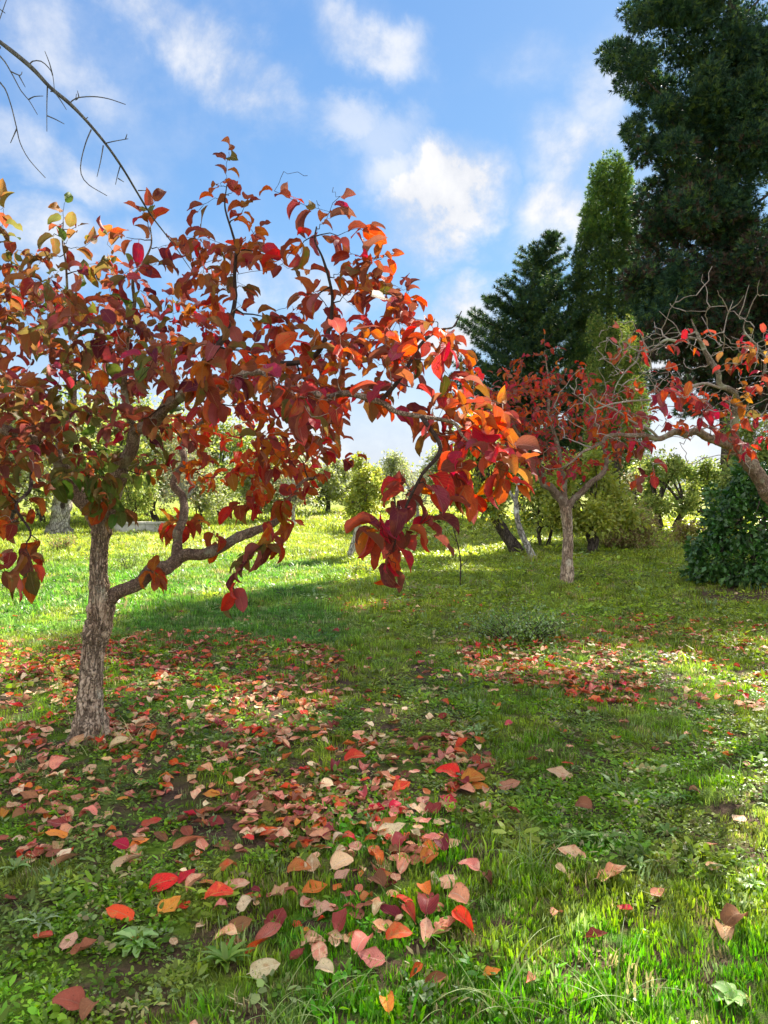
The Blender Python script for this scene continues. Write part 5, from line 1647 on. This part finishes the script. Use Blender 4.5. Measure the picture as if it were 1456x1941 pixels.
HERO = [  # px, py, colour, length px, pose, yaw (deg, 0 = right, 90 = away), label
    (229, 1752, 'f_red', 52, 'flat', 160, 'vivid crimson oval leaf lying alone left of the pale lobed rosette'),
    (130, 1922, 'f_maroon', 50, 'cupped', 170, 'dark red leaf on the soil at the very bottom left'),
    (132, 1804, 'f_peach', 34, 'flat', 80, 'round pale peach leaf beside a brown one near the lower left'),
    (160, 1818, 'f_brown', 44, 'curled', 20, 'crumpled brown leaf touching the round pale peach one, lower left'),
    (358, 1612, 'f_peach', 78, 'folded', 20, 'largest long peach leaf, curled up like a boat, left of centre'),
    (605, 1820, 'f_peach', 48, 'flat', 100, 'smooth oval pale peach leaf lying flat at the bottom centre'),
    (612, 1858, 'f_beige', 38, 'curled', 160, 'torn beige leaf just nearer than the smooth oval peach one'),
    (806, 1782, 'f_peach', 54, 'cupped', 85, 'large pale leaf standing below the dark red bunch, bottom centre'),
    (880, 1765, 'f_orange', 58, 'folded', 120, 'orange red leaf pointing down on the green moss, right of the bunch'),
    (866, 1722, 'f_peach', 46, 'curled', 140, 'crumpled pale leaf just above the orange red pointing one'),
    (814, 1640, 'f_orange', 46, 'cupped', 60, 'heart shaped orange leaf tilted up beside a dark red leaf'),
    (838, 1620, 'f_maroon', 42, 'curled', 100, 'dark red leaf leaning behind the heart shaped orange one'),
    (889, 1655, 'f_peach', 38, 'cupped', 150, 'small pale peach leaf on clean grass right of the heart shaped orange one'),
    (850, 1686, 'f_beige', 40, 'flat', 60, 'oval whitish leaf on grass nearer than the heart shaped orange one'),
    (926, 1680, 'f_brown', 36, 'folded', 100, 'light brown upright leaf right of the oval whitish leaf'),
    (1066, 1662, 'f_beige', 28, 'folded', 115, 'narrow cream leaf sliver on dark grass below the thistle pair'),
    (1160, 1676, 'f_peach', 60, 'curled', 10, 'dusty tan leaf curled on the soil below the thistle pair'),
    (1085, 1628, 'f_peach', 48, 'flat', 165, 'pale pinkish leaf lying at the near side of the thistle pair'),
    (1392, 1764, 'f_brown', 52, 'curled', 30, 'dark brown crumpled leaf by the right edge'),
    (567, 1666, 'f_red', 40, 'cupped', 10, 'round glowing red leaf at the lower end of the leaf litter'),
    (486, 1808, 'f_red', 46, 'folded', 40, 'red leaf half under a pale folded one, left of the bottom moss'),
    (505, 1790, 'f_rose', 58, 'folded', 45, 'pale pink folded leaf lying over a red one'),
    (500, 1852, 'f_beige', 46, 'flat', 15, 'beige leaf lying on bright green moss at the bottom, left of centre'),
    (524, 1757, 'f_maroon', 44, 'flat', 70, 'round wine red leaf leaning on the moss edge'),
    (470, 1735, 'f_beige', 42, 'curled', 60, 'cream curled leaf beside the round wine red leaf'),
    (416, 1718, 'f_orange', 48, 'cupped', 10, 'orange boat shaped leaf nearer than the red pair'),
    (322, 1735, 'f_orange', 44, 'cupped', 50, 'orange red leaf tilted up, above the pale rosette'),
    (371, 1696, 'f_peach', 48, 'folded', 65, 'peach leaf standing on its edge between red leaves'),
    (446, 1695, 'f_peach', 44, 'flat', 5, 'slim peach leaf lying level above the orange boat shaped one'),
    (310, 1690, 'f_red', 50, 'flat', 15, 'pinkish red broad leaf, left one of a red pair'),
    (354, 1682, 'f_red', 40, 'cupped', 60, 'rounded red leaf, right one of a red pair'),
    (230, 1619, 'f_red', 32, 'cupped', 160, 'small crimson leaf on green weeds well left of the large boat shaped leaf'),
    (118, 1462, 'f_rose', 46, 'cupped', 75, 'pink tan leaf standing up, left of the trunk foot'),
    (225, 1421, 'f_beige', 42, 'folded', 55, 'pale yellow spotted leaf standing by the trunk foot, right side'),
    (150, 1416, 'f_beige', 38, 'folded', 30, 'cream narrow leaf leaning at the trunk foot, left side'),
    (292, 1402, 'f_orange', 32, 'folded', 90, 'rust orange upright leaf right of the trunk foot'),
    (546, 1446, 'f_orange', 28, 'cupped', 60, 'bright orange small leaf on the grass left of centre'),
    (673, 1449, 'f_orange', 40, 'cupped', 20, 'orange red leaf catching light, middle of the litter'),
    (874, 1420, 'f_red', 34, 'curled', 40, 'bright scarlet crinkled leaf standing at the far right of the litter'),
    (849, 1480, 'f_red', 46, 'cupped', 160, 'arched red leaf overlapping a pale one, right side of the litter'),
    (897, 1490, 'f_orange', 44, 'cupped', 15, 'arched orange leaf right of the arched red one'),
    (965, 1498, 'f_rose', 38, 'flat', 10, 'flat reddish leaf right of the arched orange one'),
    (850, 1524, 'f_red', 30, 'flat', 160, 'small dark crimson leaf just nearer than the arched red one'),
    (760, 1502, 'f_orange', 40, 'cupped', 35, 'orange red leaf tilted up left of the arched red one'),
    (1062, 1478, 'f_peach', 46, 'flat', 170, 'lone pale peach leaf on the grass right of the litter'),
    (1104, 1544, 'f_brown', 34, 'curled', 160, 'light brown curled leaf above the thistle pair'),
    (742, 1592, 'f_beige', 54, 'cupped', 20, 'large yellowish leaf on top of the thickest part of the litter'),
    (760, 1615, 'f_maroon', 44, 'curled', 60, 'wine red crumpled leaf under the large yellowish one'),
    (738, 1572, 'f_red', 34, 'cupped', 30, 'coral red leaf behind the large yellowish one'),
    (800, 1545, 'f_peach', 34, 'cupped', 90, 'pale tan leaf beside a dark red leaf, right part of litter'),
    (822, 1545, 'f_maroon', 36, 'curled', 20, 'dark red leaf right of the pale tan one'),
    (808, 1738, 'f_maroon', 50, 'curled', 80, 'dark red curled leaf at the top of the bottom centre bunch'),
    (778, 1748, 'f_red', 46, 'folded', 110, 'red leaf with pale edge inside the bottom centre bunch'),
    (742, 1745, 'f_maroon', 44, 'cupped', 150, 'brownish red cupped leaf at the left of the bottom centre bunch'),
    (756, 1790, 'f_red', 44, 'cupped', 10, 'shiny red bowl shaped leaf below the bottom centre bunch'),
    (645, 1765, 'f_maroon', 50, 'curled', 70, 'dark maroon curled leaf above the smooth oval peach one'),
    (690, 1808, 'f_peach', 50, 'curled', 60, 'pale peach twisted leaf right of the smooth oval one'),
    (705, 1832, 'f_rose', 46, 'flat', 170, 'coral pink leaf lying under the twisted pale one'),
    (714, 1690, 'f_brown', 40, 'curled', 130, 'brown crumpled leaf in the gap below the thick litter'),
    (733, 1925, 'f_orange', 30, 'curled', 100, 'small orange leaf cut by the bottom edge'),
    (786, 1856, 'f_orange', 36, 'folded', 55, 'orange leaf sliver standing above the blue green rosette'),
    (824, 1872, 'f_brown', 38, 'folded', 15, 'thin brown leaf right of the blue green rosette'),
    (648, 1655, 'f_peach', 44, 'cupped', 40, 'peach cupped leaf right of the glowing red round one'),
    (592, 1660, 'f_beige', 42, 'curled', 100, 'cream leaf overlapping the glowing red round one'),
    (596, 1700, 'f_orange', 44, 'cupped', 10, 'orange peach leaf lying level below the glowing red round one'),
    (240, 1650, 'f_beige', 52, 'folded', 30, 'long cream curled leaf left below the large boat shaped one'),
    (120, 1650, 'f_beige', 44, 'folded', 40, 'pale curled leaf sliver on weeds near the left edge'),
    (108, 1597, 'f_orange', 38, 'flat', 170, 'orange leaf among pale ones near the left edge'),
    (270, 1492, 'f_orange', 4, 'flat', 0, ''),
]


def litter_density(px, py, y):
    """fallen leaves per square metre"""
    d = np.full(px.shape, 3.0)
    d = np.where(py < 1235, 1.0, d)
    d = np.where(inpoly(px, py, [(-400, 1245), (200, 1205), (420, 1195), (640, 1230), (680, 1330), (640, 1420), (0, 1420), (-400, 1420)]), 62, d)
    d = np.where(inpoly(px, py, [(-300, 1400), (560, 1400), (600, 1560), (420, 1660), (200, 1650), (-300, 1640)]), 46, d)
    d = np.where(inpoly(px, py, [(400, 1380), (900, 1395), (960, 1500), (860, 1560), (800, 1740), (640, 1700), (560, 1640), (420, 1560)]), 82, d)
    d = np.where(inpoly(px, py, [(540, 1540), (790, 1540), (800, 1660), (620, 1690)]), 120, d)
    d = np.where(inpoly(px, py, [(450, 1640), (620, 1660), (850, 1650), (850, 1800), (720, 1860), (560, 1840), (280, 1760), (290, 1660)]), 34, d)
    d = np.where(inpoly(px, py, [(850, 1220), (1060, 1205), (1290, 1250), (1456, 1310), (1456, 1350), (1150, 1340), (900, 1290)]), 58, d)
    d = np.where(inpoly(px, py, [(640, 1130), (900, 1130), (860, 1165), (650, 1165)]), 16, d)
    d = np.where(inpoly(px, py, [(1040, 1160), (1456, 1180), (1600, 1360), (1250, 1300)]), 24, d)
    d = np.where(inpoly(px, py, [(640, 1240), (860, 1240), (900, 1400), (650, 1400)]), 12, d)
    n = fbm(px / 60.0, py / 40.0, 61, 3)
    return d * 5.2 * np.clip((n - .22) * 2.6, .30, 1.7)


def zone_name(px, py):
    if py > 1700:
        return 'at the bottom left among weeds' if px < 420 else ('on the moss below the thick litter' if px < 900 else 'on the bright grass at the bottom right')
    if py > 1540:
        return ('among weeds at the left edge' if px < 220 else 'left of the thickest litter' if px < 520 else 'in the thickest litter before the centre' if px < 860 else 'near the thistle rosettes')
    if py > 1400:
        return ('below the nearest trunk foot' if px < 300 else 'between the nearest trunk and centre' if px < 560 else 'in the central leaf litter' if px < 920 else 'on sparse grass right of centre')
    if py > 1190:
        return ('behind the nearest trunk' if px < 480 else 'in the sunlit patch behind centre' if px < 760 else 'in the sunlit patch on the right')
    return 'on the far lawn'


def build_fallen():
    rs = np.random.default_rng(99)
    for px, py, mat, lp, pose, yaw, lab in HERO:
        if lp < 10:
            continue
        g = gnd(px, py)
        dist = math.hypot(g.x, g.y, CAMZ)
        s = lp / FPX * dist * rs.uniform(1.0, 1.1)
        s = min(max(s, .075), .15)
        a = math.radians(yaw)
        d = unit([math.cos(a), math.sin(a), .18])
        n = unit([rs.normal(0, .15), -.30 + rs.normal(0, .12), 1])
        if pose == 'folded':
            n = unit([rs.normal(0, .2), -.75, .8])
        put_leaf((g.x, g.y, g.z + .026), d, n, s, mat, pose, int(rs.integers(0, 3)), lab)
        placed.append((g.x, g.y))
    N = 60000
    y = 1.9 + (rs.random(N) ** 1.5) * 14
    x = rs.uniform(-.72, .72, N) * (y + .4)
    px, py, _ = proj(np.stack([x, y, np.zeros(N)], -1))
    # importance weights: sampling density per m2 = N * pdf
    pdf = (1 / 14) * (1 / 1.5) * ((y - 1.9) / 14 + 1e-6) ** (1 / 1.5 - 1) / (1.44 * (y + .4))
    keep = rs.random(N) < litter_density(px, py, y) / (N * pdf)
    x, y, px, py = x[keep], y[keep], px[keep], py[keep]
    hero = np.array(placed)
    ok = np.array([np.min(np.hypot(hero[:, 0] - a, hero[:, 1] - b)) > .045 for a, b in zip(x, y)])
    x, y, px, py = x[ok], y[ok], px[ok], py[ok]
    n = len(x)
    print('fallen leaves', n)
    mats = np.array(['f_peach', 'f_beige', 'f_brown', 'f_red', 'f_orange', 'f_maroon', 'f_rose'])
    poses = ['flat', 'cupped', 'folded', 'curled']
    mi = np.empty(n, int)
    for i in range(n):
        if py[i] < 1290 and px[i] < 700:
            p = [.10, .06, .12, .22, .10, .20, .20]
        elif px[i] > 840 and py[i] < 1360:
            p = [.14, .14, .06, .30, .16, .06, .14]
        elif px[i] < 560 and py[i] > 1440:
            p = [.24, .14, .20, .12, .10, .06, .14]
        else:
            p = [.26, .17, .10, .14, .11, .08, .14]
        mi[i] = rs.choice(7, p=p)
    po = rs.choice(4, n, p=[.36, .36, .10, .18])
    kk = rs.integers(0, 3, n)
    S = rs.uniform(.048, .098, n)
    S = np.where(rs.random(n) < .25, S * .75, S)
    z = height(x, y) + rs.uniform(.000, .030, n)
    poses_dn = [leaf_pose(rs, poses[po[i]]) for i in range(n)]
    inview = (px > 0) & (px < 1456) & (py < 1941)
    dist = np.sqrt(x * x + y * y + CAMZ ** 2)
    order = [i for i in np.argsort(-(S / dist)) if inview[i]][:300 - len(placed)]
    # a label for each: colour, pose, zone, and where two are alike, size or nearness
    groups = {}
    for i in order:
        groups.setdefault((mats[mi[i]], poses[po[i]], zone_name(px[i], py[i])), []).append(i)
    for (m, p, zn), idx in groups.items():
        if len(idx) == 1:
            labs = {idx[0]: f'{COLN[m]} {POSEN[p]} leaf {zn}'}
        elif len(idx) == 2:
            a, b = sorted(idx, key=lambda i: px[i])
            labs = {a: f'{COLN[m]} {POSEN[p]} leaf {zn}, left one of two', b: f'{COLN[m]} {POSEN[p]} leaf {zn}, right one of two'}
        else:
            q = sorted(idx, key=lambda i: px[i])
            labs = {}
            ords = ['leftmost', 'second from left', 'third from left', 'fourth from left', 'fifth from left', 'sixth from left', 'seventh from left', 'eighth from left', 'ninth from left']
            for k, i in enumerate(q):
                w = 'rightmost' if k == len(q) - 1 else (ords[k] if k < len(ords) else 'farther right')
                labs[i] = f'{COLN[m]} {POSEN[p]} leaf {zn}, {w} of those'
        for i in idx:
            d, nn = poses_dn[i]
            put_leaf((x[i], y[i], z[i]), d, nn, S[i], m, p, int(kk[i]), labs[i])
    rest = np.setdiff1d(np.arange(n), order)
    Vs, Fs, UVs, MI, RN, off = [], [], [], [], [], 0
    Dn = np.array([a for a, _ in poses_dn]); Nn = np.array([b for _, b in poses_dn])
    P = np.stack([x, y, z], -1)
    for q in range(4):
        for k in range(3):
            V0, F0, UV0 = FALL_LO[poses[q]][k]
            V0 = V0 - np.array([0, .55, 0]); V0 = V0.copy(); V0[:, 2] -= V0[:, 2].min()
            sel = np.array([i for i in rest if po[i] == q and kk[i] == k], int)
            if not len(sel):
                continue
            V, F, UV, idx = scatter(V0, F0, UV0, frames(Dn[sel], Nn[sel]), S[sel], P[sel])
            Vs.append(V); Fs.append(F + off); UVs.append(UV); off += len(V)
            MI.append(np.repeat(mi[sel], len(F0))); RN.append(rs.uniform(0, 1, len(sel))[idx])
    me = mesh_np('leaf_litter', np.vstack(Vs), np.vstack(Fs), [M[m] for m in mats], np.concatenate(MI), np.vstack(UVs), np.concatenate(RN), True)
    tag(link('leaf_litter', me), 'scattered smaller and farther fallen leaves on the grass', 'leaf litter', None, 'stuff')


build_fallen()


# ================================================================ GRASS AND GROUND COVER (instanced clumps)
def blade_clump(n, L, w, spread, bend, seed, lean=.35):
    rs = np.random.default_rng(seed)
    V, F, UV, RN = [], [], [], []
    for i in range(n):
        a = rs.uniform(0, 6.28); r = spread * math.sqrt(rs.random())
        b = np.array([r * math.cos(a), r * math.sin(a), -.004])
        h = L * rs.uniform(.45, 1.1)
        az = rs.uniform(0, 6.28)
        out = np.array([math.cos(az), math.sin(az), 0])
        s = np.array([-math.sin(az), math.cos(az), 0]) * w * rs.uniform(.7, 1.2)
        tlt = rs.uniform(.05, lean)
        m = b + out * h * .5 * tlt + np.array([0, 0, h * .55])
        t = b + out * h * (tlt + bend * rs.uniform(.4, 1)) + np.array([0, 0, h * (1 - bend * .45)])
        o = len(V)
        V += [b - s * .5, b + s * .5, m + s * .5, m - s * .5, t]
        UV += [(0, 0), (1, 0), (1, .5), (0, .5), (.5, 1)]
        q = rs.random()
        RN += [q] * 5
        F += [(o, o + 1, o + 2), (o, o + 2, o + 3), (o + 3, o + 2, o + 4)]
    return np.array(V), np.array(F), np.array(UV), np.array(RN)


def weed_clump(n, L, leaf, seed, aspect=.6, flat=.5):
    """small broad leaves on short stalks"""
    rs = np.random.default_rng(seed)
    V, F, UV, RN = [], [], [], []
    for i in range(n):
        a = rs.uniform(0, 6.28); r = L * math.sqrt(rs.random())
        h = rs.uniform(.2, 1) * L * .7
        c = np.array([r * math.cos(a), r * math.sin(a), h * (1 - .4 * r / L)])
        d = unit([math.cos(a) + rs.normal(0, .5), math.sin(a) + rs.normal(0, .5), rs.normal(.2, .4)])
        nn = unit(np.array([0, 0, 1]) + rs.normal(0, flat, 3))
        x = unit(np.cross(d, nn))
        l = leaf * rs.uniform(.6, 1.3)
        o = len(V)
        up = np.cross(x, d)
        V += [c, c + d * l * .35 + x * l * aspect * .45 + up * l * .08, c + d * l * .8 + x * l * aspect * .32 + up * l * .05, c + d * l, c + d * l * .8 - x * l * aspect * .32 + up * l * .05, c + d * l * .35 - x * l * aspect * .45 + up * l * .08]
        UV += [(.5, 0), (1, .3), (.9, .6), (.5, .8), (.1, .6), (0, .3)]
        RN += [rs.random()] * 6
        F += [(o, o + 1, o + 5), (o + 1, o + 2, o + 5), (o + 2, o + 4, o + 5), (o + 2, o + 3, o + 4)]
    return np.array(V), np.array(F), np.array(UV), np.array(RN)


def build_grass():
    coll = bpy.data.collections.new('cover_kinds')      # not linked to the scene: only a source for the instances
    kinds = [blade_clump(16, .050, .0042, .035, .25, 1), blade_clump(14, .060, .0045, .04, .45, 2), blade_clump(22, .038, .0038, .035, .12, 3, .2),
             weed_clump(16, .040, .020, 4, .75), weed_clump(20, .045, .026, 5, .45), weed_clump(14, .05, .034, 6, .34, .35), weed_clump(22, .035, .013, 7, .9),
             blade_clump(10, .10, .0045, .05, .5, 8, .5)]
    for i, (V, F, UV, RN) in enumerate(kinds):
        me = mesh_np('cover', V, F, [M['grass']], uv=UV, rnd=RN)
        o = bpy.data.objects.new('%02d_cover' % i, me)
        coll.objects.link(o)
    rs = np.random.default_rng(123)
    X, Y, SZ = [], [], []
    for (y0, y1, den, sc) in [(1.4, 3.4, 1050, 1.0), (3.4, 5.5, 780, 1.15), (5.5, 9, 420, 1.5), (9, 15, 190, 2.1), (15, 26, 70, 3.0), (26, 48, 18, 5.0)]:
        area = (y1 ** 2 - y0 ** 2) / 2 * 1.36 + (y1 - y0) * 1.2
        n = int(area * den)
        y = np.sqrt(rs.uniform(y0 ** 2, y1 ** 2, n))
        x = rs.uniform(-1, 1, n) * (.68 * y + .6)
        X.append(x); Y.append(y); SZ.append(np.full(n, sc))
    x = np.concatenate(X); y = np.concatenate(Y); sz = np.concatenate(SZ)
    px, py, _ = proj(np.stack([x, y, np.zeros(len(x))], -1))
    soil = soil_mask(x, y)
    keep = rs.random(len(x)) > soil * .78
    # under thick litter the cover is thinner
    lit = np.clip(litter_density(px, py, y) / 130, 0, .55) * (y < 7)
    keep &= rs.random(len(x)) > lit
    x, y, sz, px, py = x[keep], y[keep], sz[keep], px[keep], py[keep]
    n = len(x)
    col = zone_color(x, y)
    dd = np.hypot((x - .55) / 1.25, (y - 2.45) / .95) + (fbm(x * .9, y * .9, 21, 3) - .5) * .8
    deep = np.clip((1.15 - dd) * 3, 0, 1)
    lawn = (x < .2) & (y > 7)
    kp = fbm(x * 2.4, y * 2.4, 71, 3)
    idx = np.where(kp > .46, rs.choice([3, 4, 5, 6], n, p=[.28, .30, .20, .22]), rs.choice([0, 1, 2, 6, 7], n, p=[.35, .2, .25, .15, .05]))
    idx = np.where(rs.random(n) < deep * .85, rs.choice([2, 0], n, p=[.8, .2]), idx)
    idx = np.where(lawn & (rs.random(n) < .8), rs.choice([0, 2, 1], n), idx)
    val = (rs.uniform(.45, 1.25, n) ** 1.2 * 1.25)[:, None] * (.7 + .6 * fbm(x * 5, y * 5, 81, 2))[:, None]
    col = col * val
    straw = rs.random(n) < .05
    col[straw] = np.array([.38, .33, .15]) * rs.uniform(.7, 1.2, (straw.sum(), 1))
    pale = rs.random(n) < .07
    col[pale] = np.array([.24, .33, .12])
    me = bpy.data.meshes.new('grass')
    me.vertices.add(n)
    me.vertices.foreach_set('co', np.stack([x, y, height(x, y)], -1).astype(np.float32).ravel())

    def attr(nm, tp, arr, fld):
        a = me.attributes.new(nm, tp, 'POINT')
        a.data.foreach_set(fld, arr.ravel())
    attr('grot', 'FLOAT_VECTOR', np.stack([rs.normal(0, .12, n), rs.normal(0, .12, n), rs.uniform(0, 6.28, n)], -1).astype(np.float32), 'vector')
    attr('gscl', 'FLOAT', (sz * rs.uniform(.6, 1.25, n) * np.where(rs.random(n) < .07, 1.7, 1.0) * (.8 + .3 * deep)).astype(np.float32), 'value')
    attr('gidx', 'INT', idx.astype(np.int32), 'value')
    attr('gcol', 'FLOAT_COLOR', np.concatenate([col, np.ones((n, 1))], 1).astype(np.float32), 'color')
    o = bpy.data.objects.new('grass', me)
    COL.objects.link(o)
    tag(o, 'short grass and small weeds covering the ground', 'grass', None, 'stuff')
    ng = bpy.data.node_groups.new('grass_cover', 'GeometryNodeTree')
    ng.interface.new_socket('Geometry', in_out='INPUT', socket_type='NodeSocketGeometry')
    ng.interface.new_socket('Geometry', in_out='OUTPUT', socket_type='NodeSocketGeometry')
    N = ng.nodes; L = ng.links
    gi = N.new('NodeGroupInput'); go = N.new('NodeGroupOutput')
    m2p = N.new('GeometryNodeMeshToPoints')
    iop = N.new('GeometryNodeInstanceOnPoints')
    ci = N.new('GeometryNodeCollectionInfo')
    ci.inputs['Collection'].default_value = coll
    ci.inputs['Separate Children'].default_value = True
    ci.inputs['Reset Children'].default_value = True

    def named(nm, tp):
        a = N.new('GeometryNodeInputNamedAttribute'); a.data_type = tp; a.inputs['Name'].default_value = nm
        return a.outputs['Attribute']
    L.new(gi.outputs[0], m2p.inputs['Mesh'])
    L.new(m2p.outputs[0], iop.inputs['Points'])
    L.new(ci.outputs[0], iop.inputs['Instance'])
    iop.inputs['Pick Instance'].default_value = True
    L.new(named('gidx', 'INT'), iop.inputs['Instance Index'])
    L.new(named('grot', 'FLOAT_VECTOR'), iop.inputs['Rotation'])
    L.new(named('gscl', 'FLOAT'), iop.inputs['Scale'])
    L.new(iop.outputs[0], go.inputs[0])
    md = o.modifiers.new('cover', 'NODES')
    md.node_group = ng
    print('grass clumps', n)


build_grass()
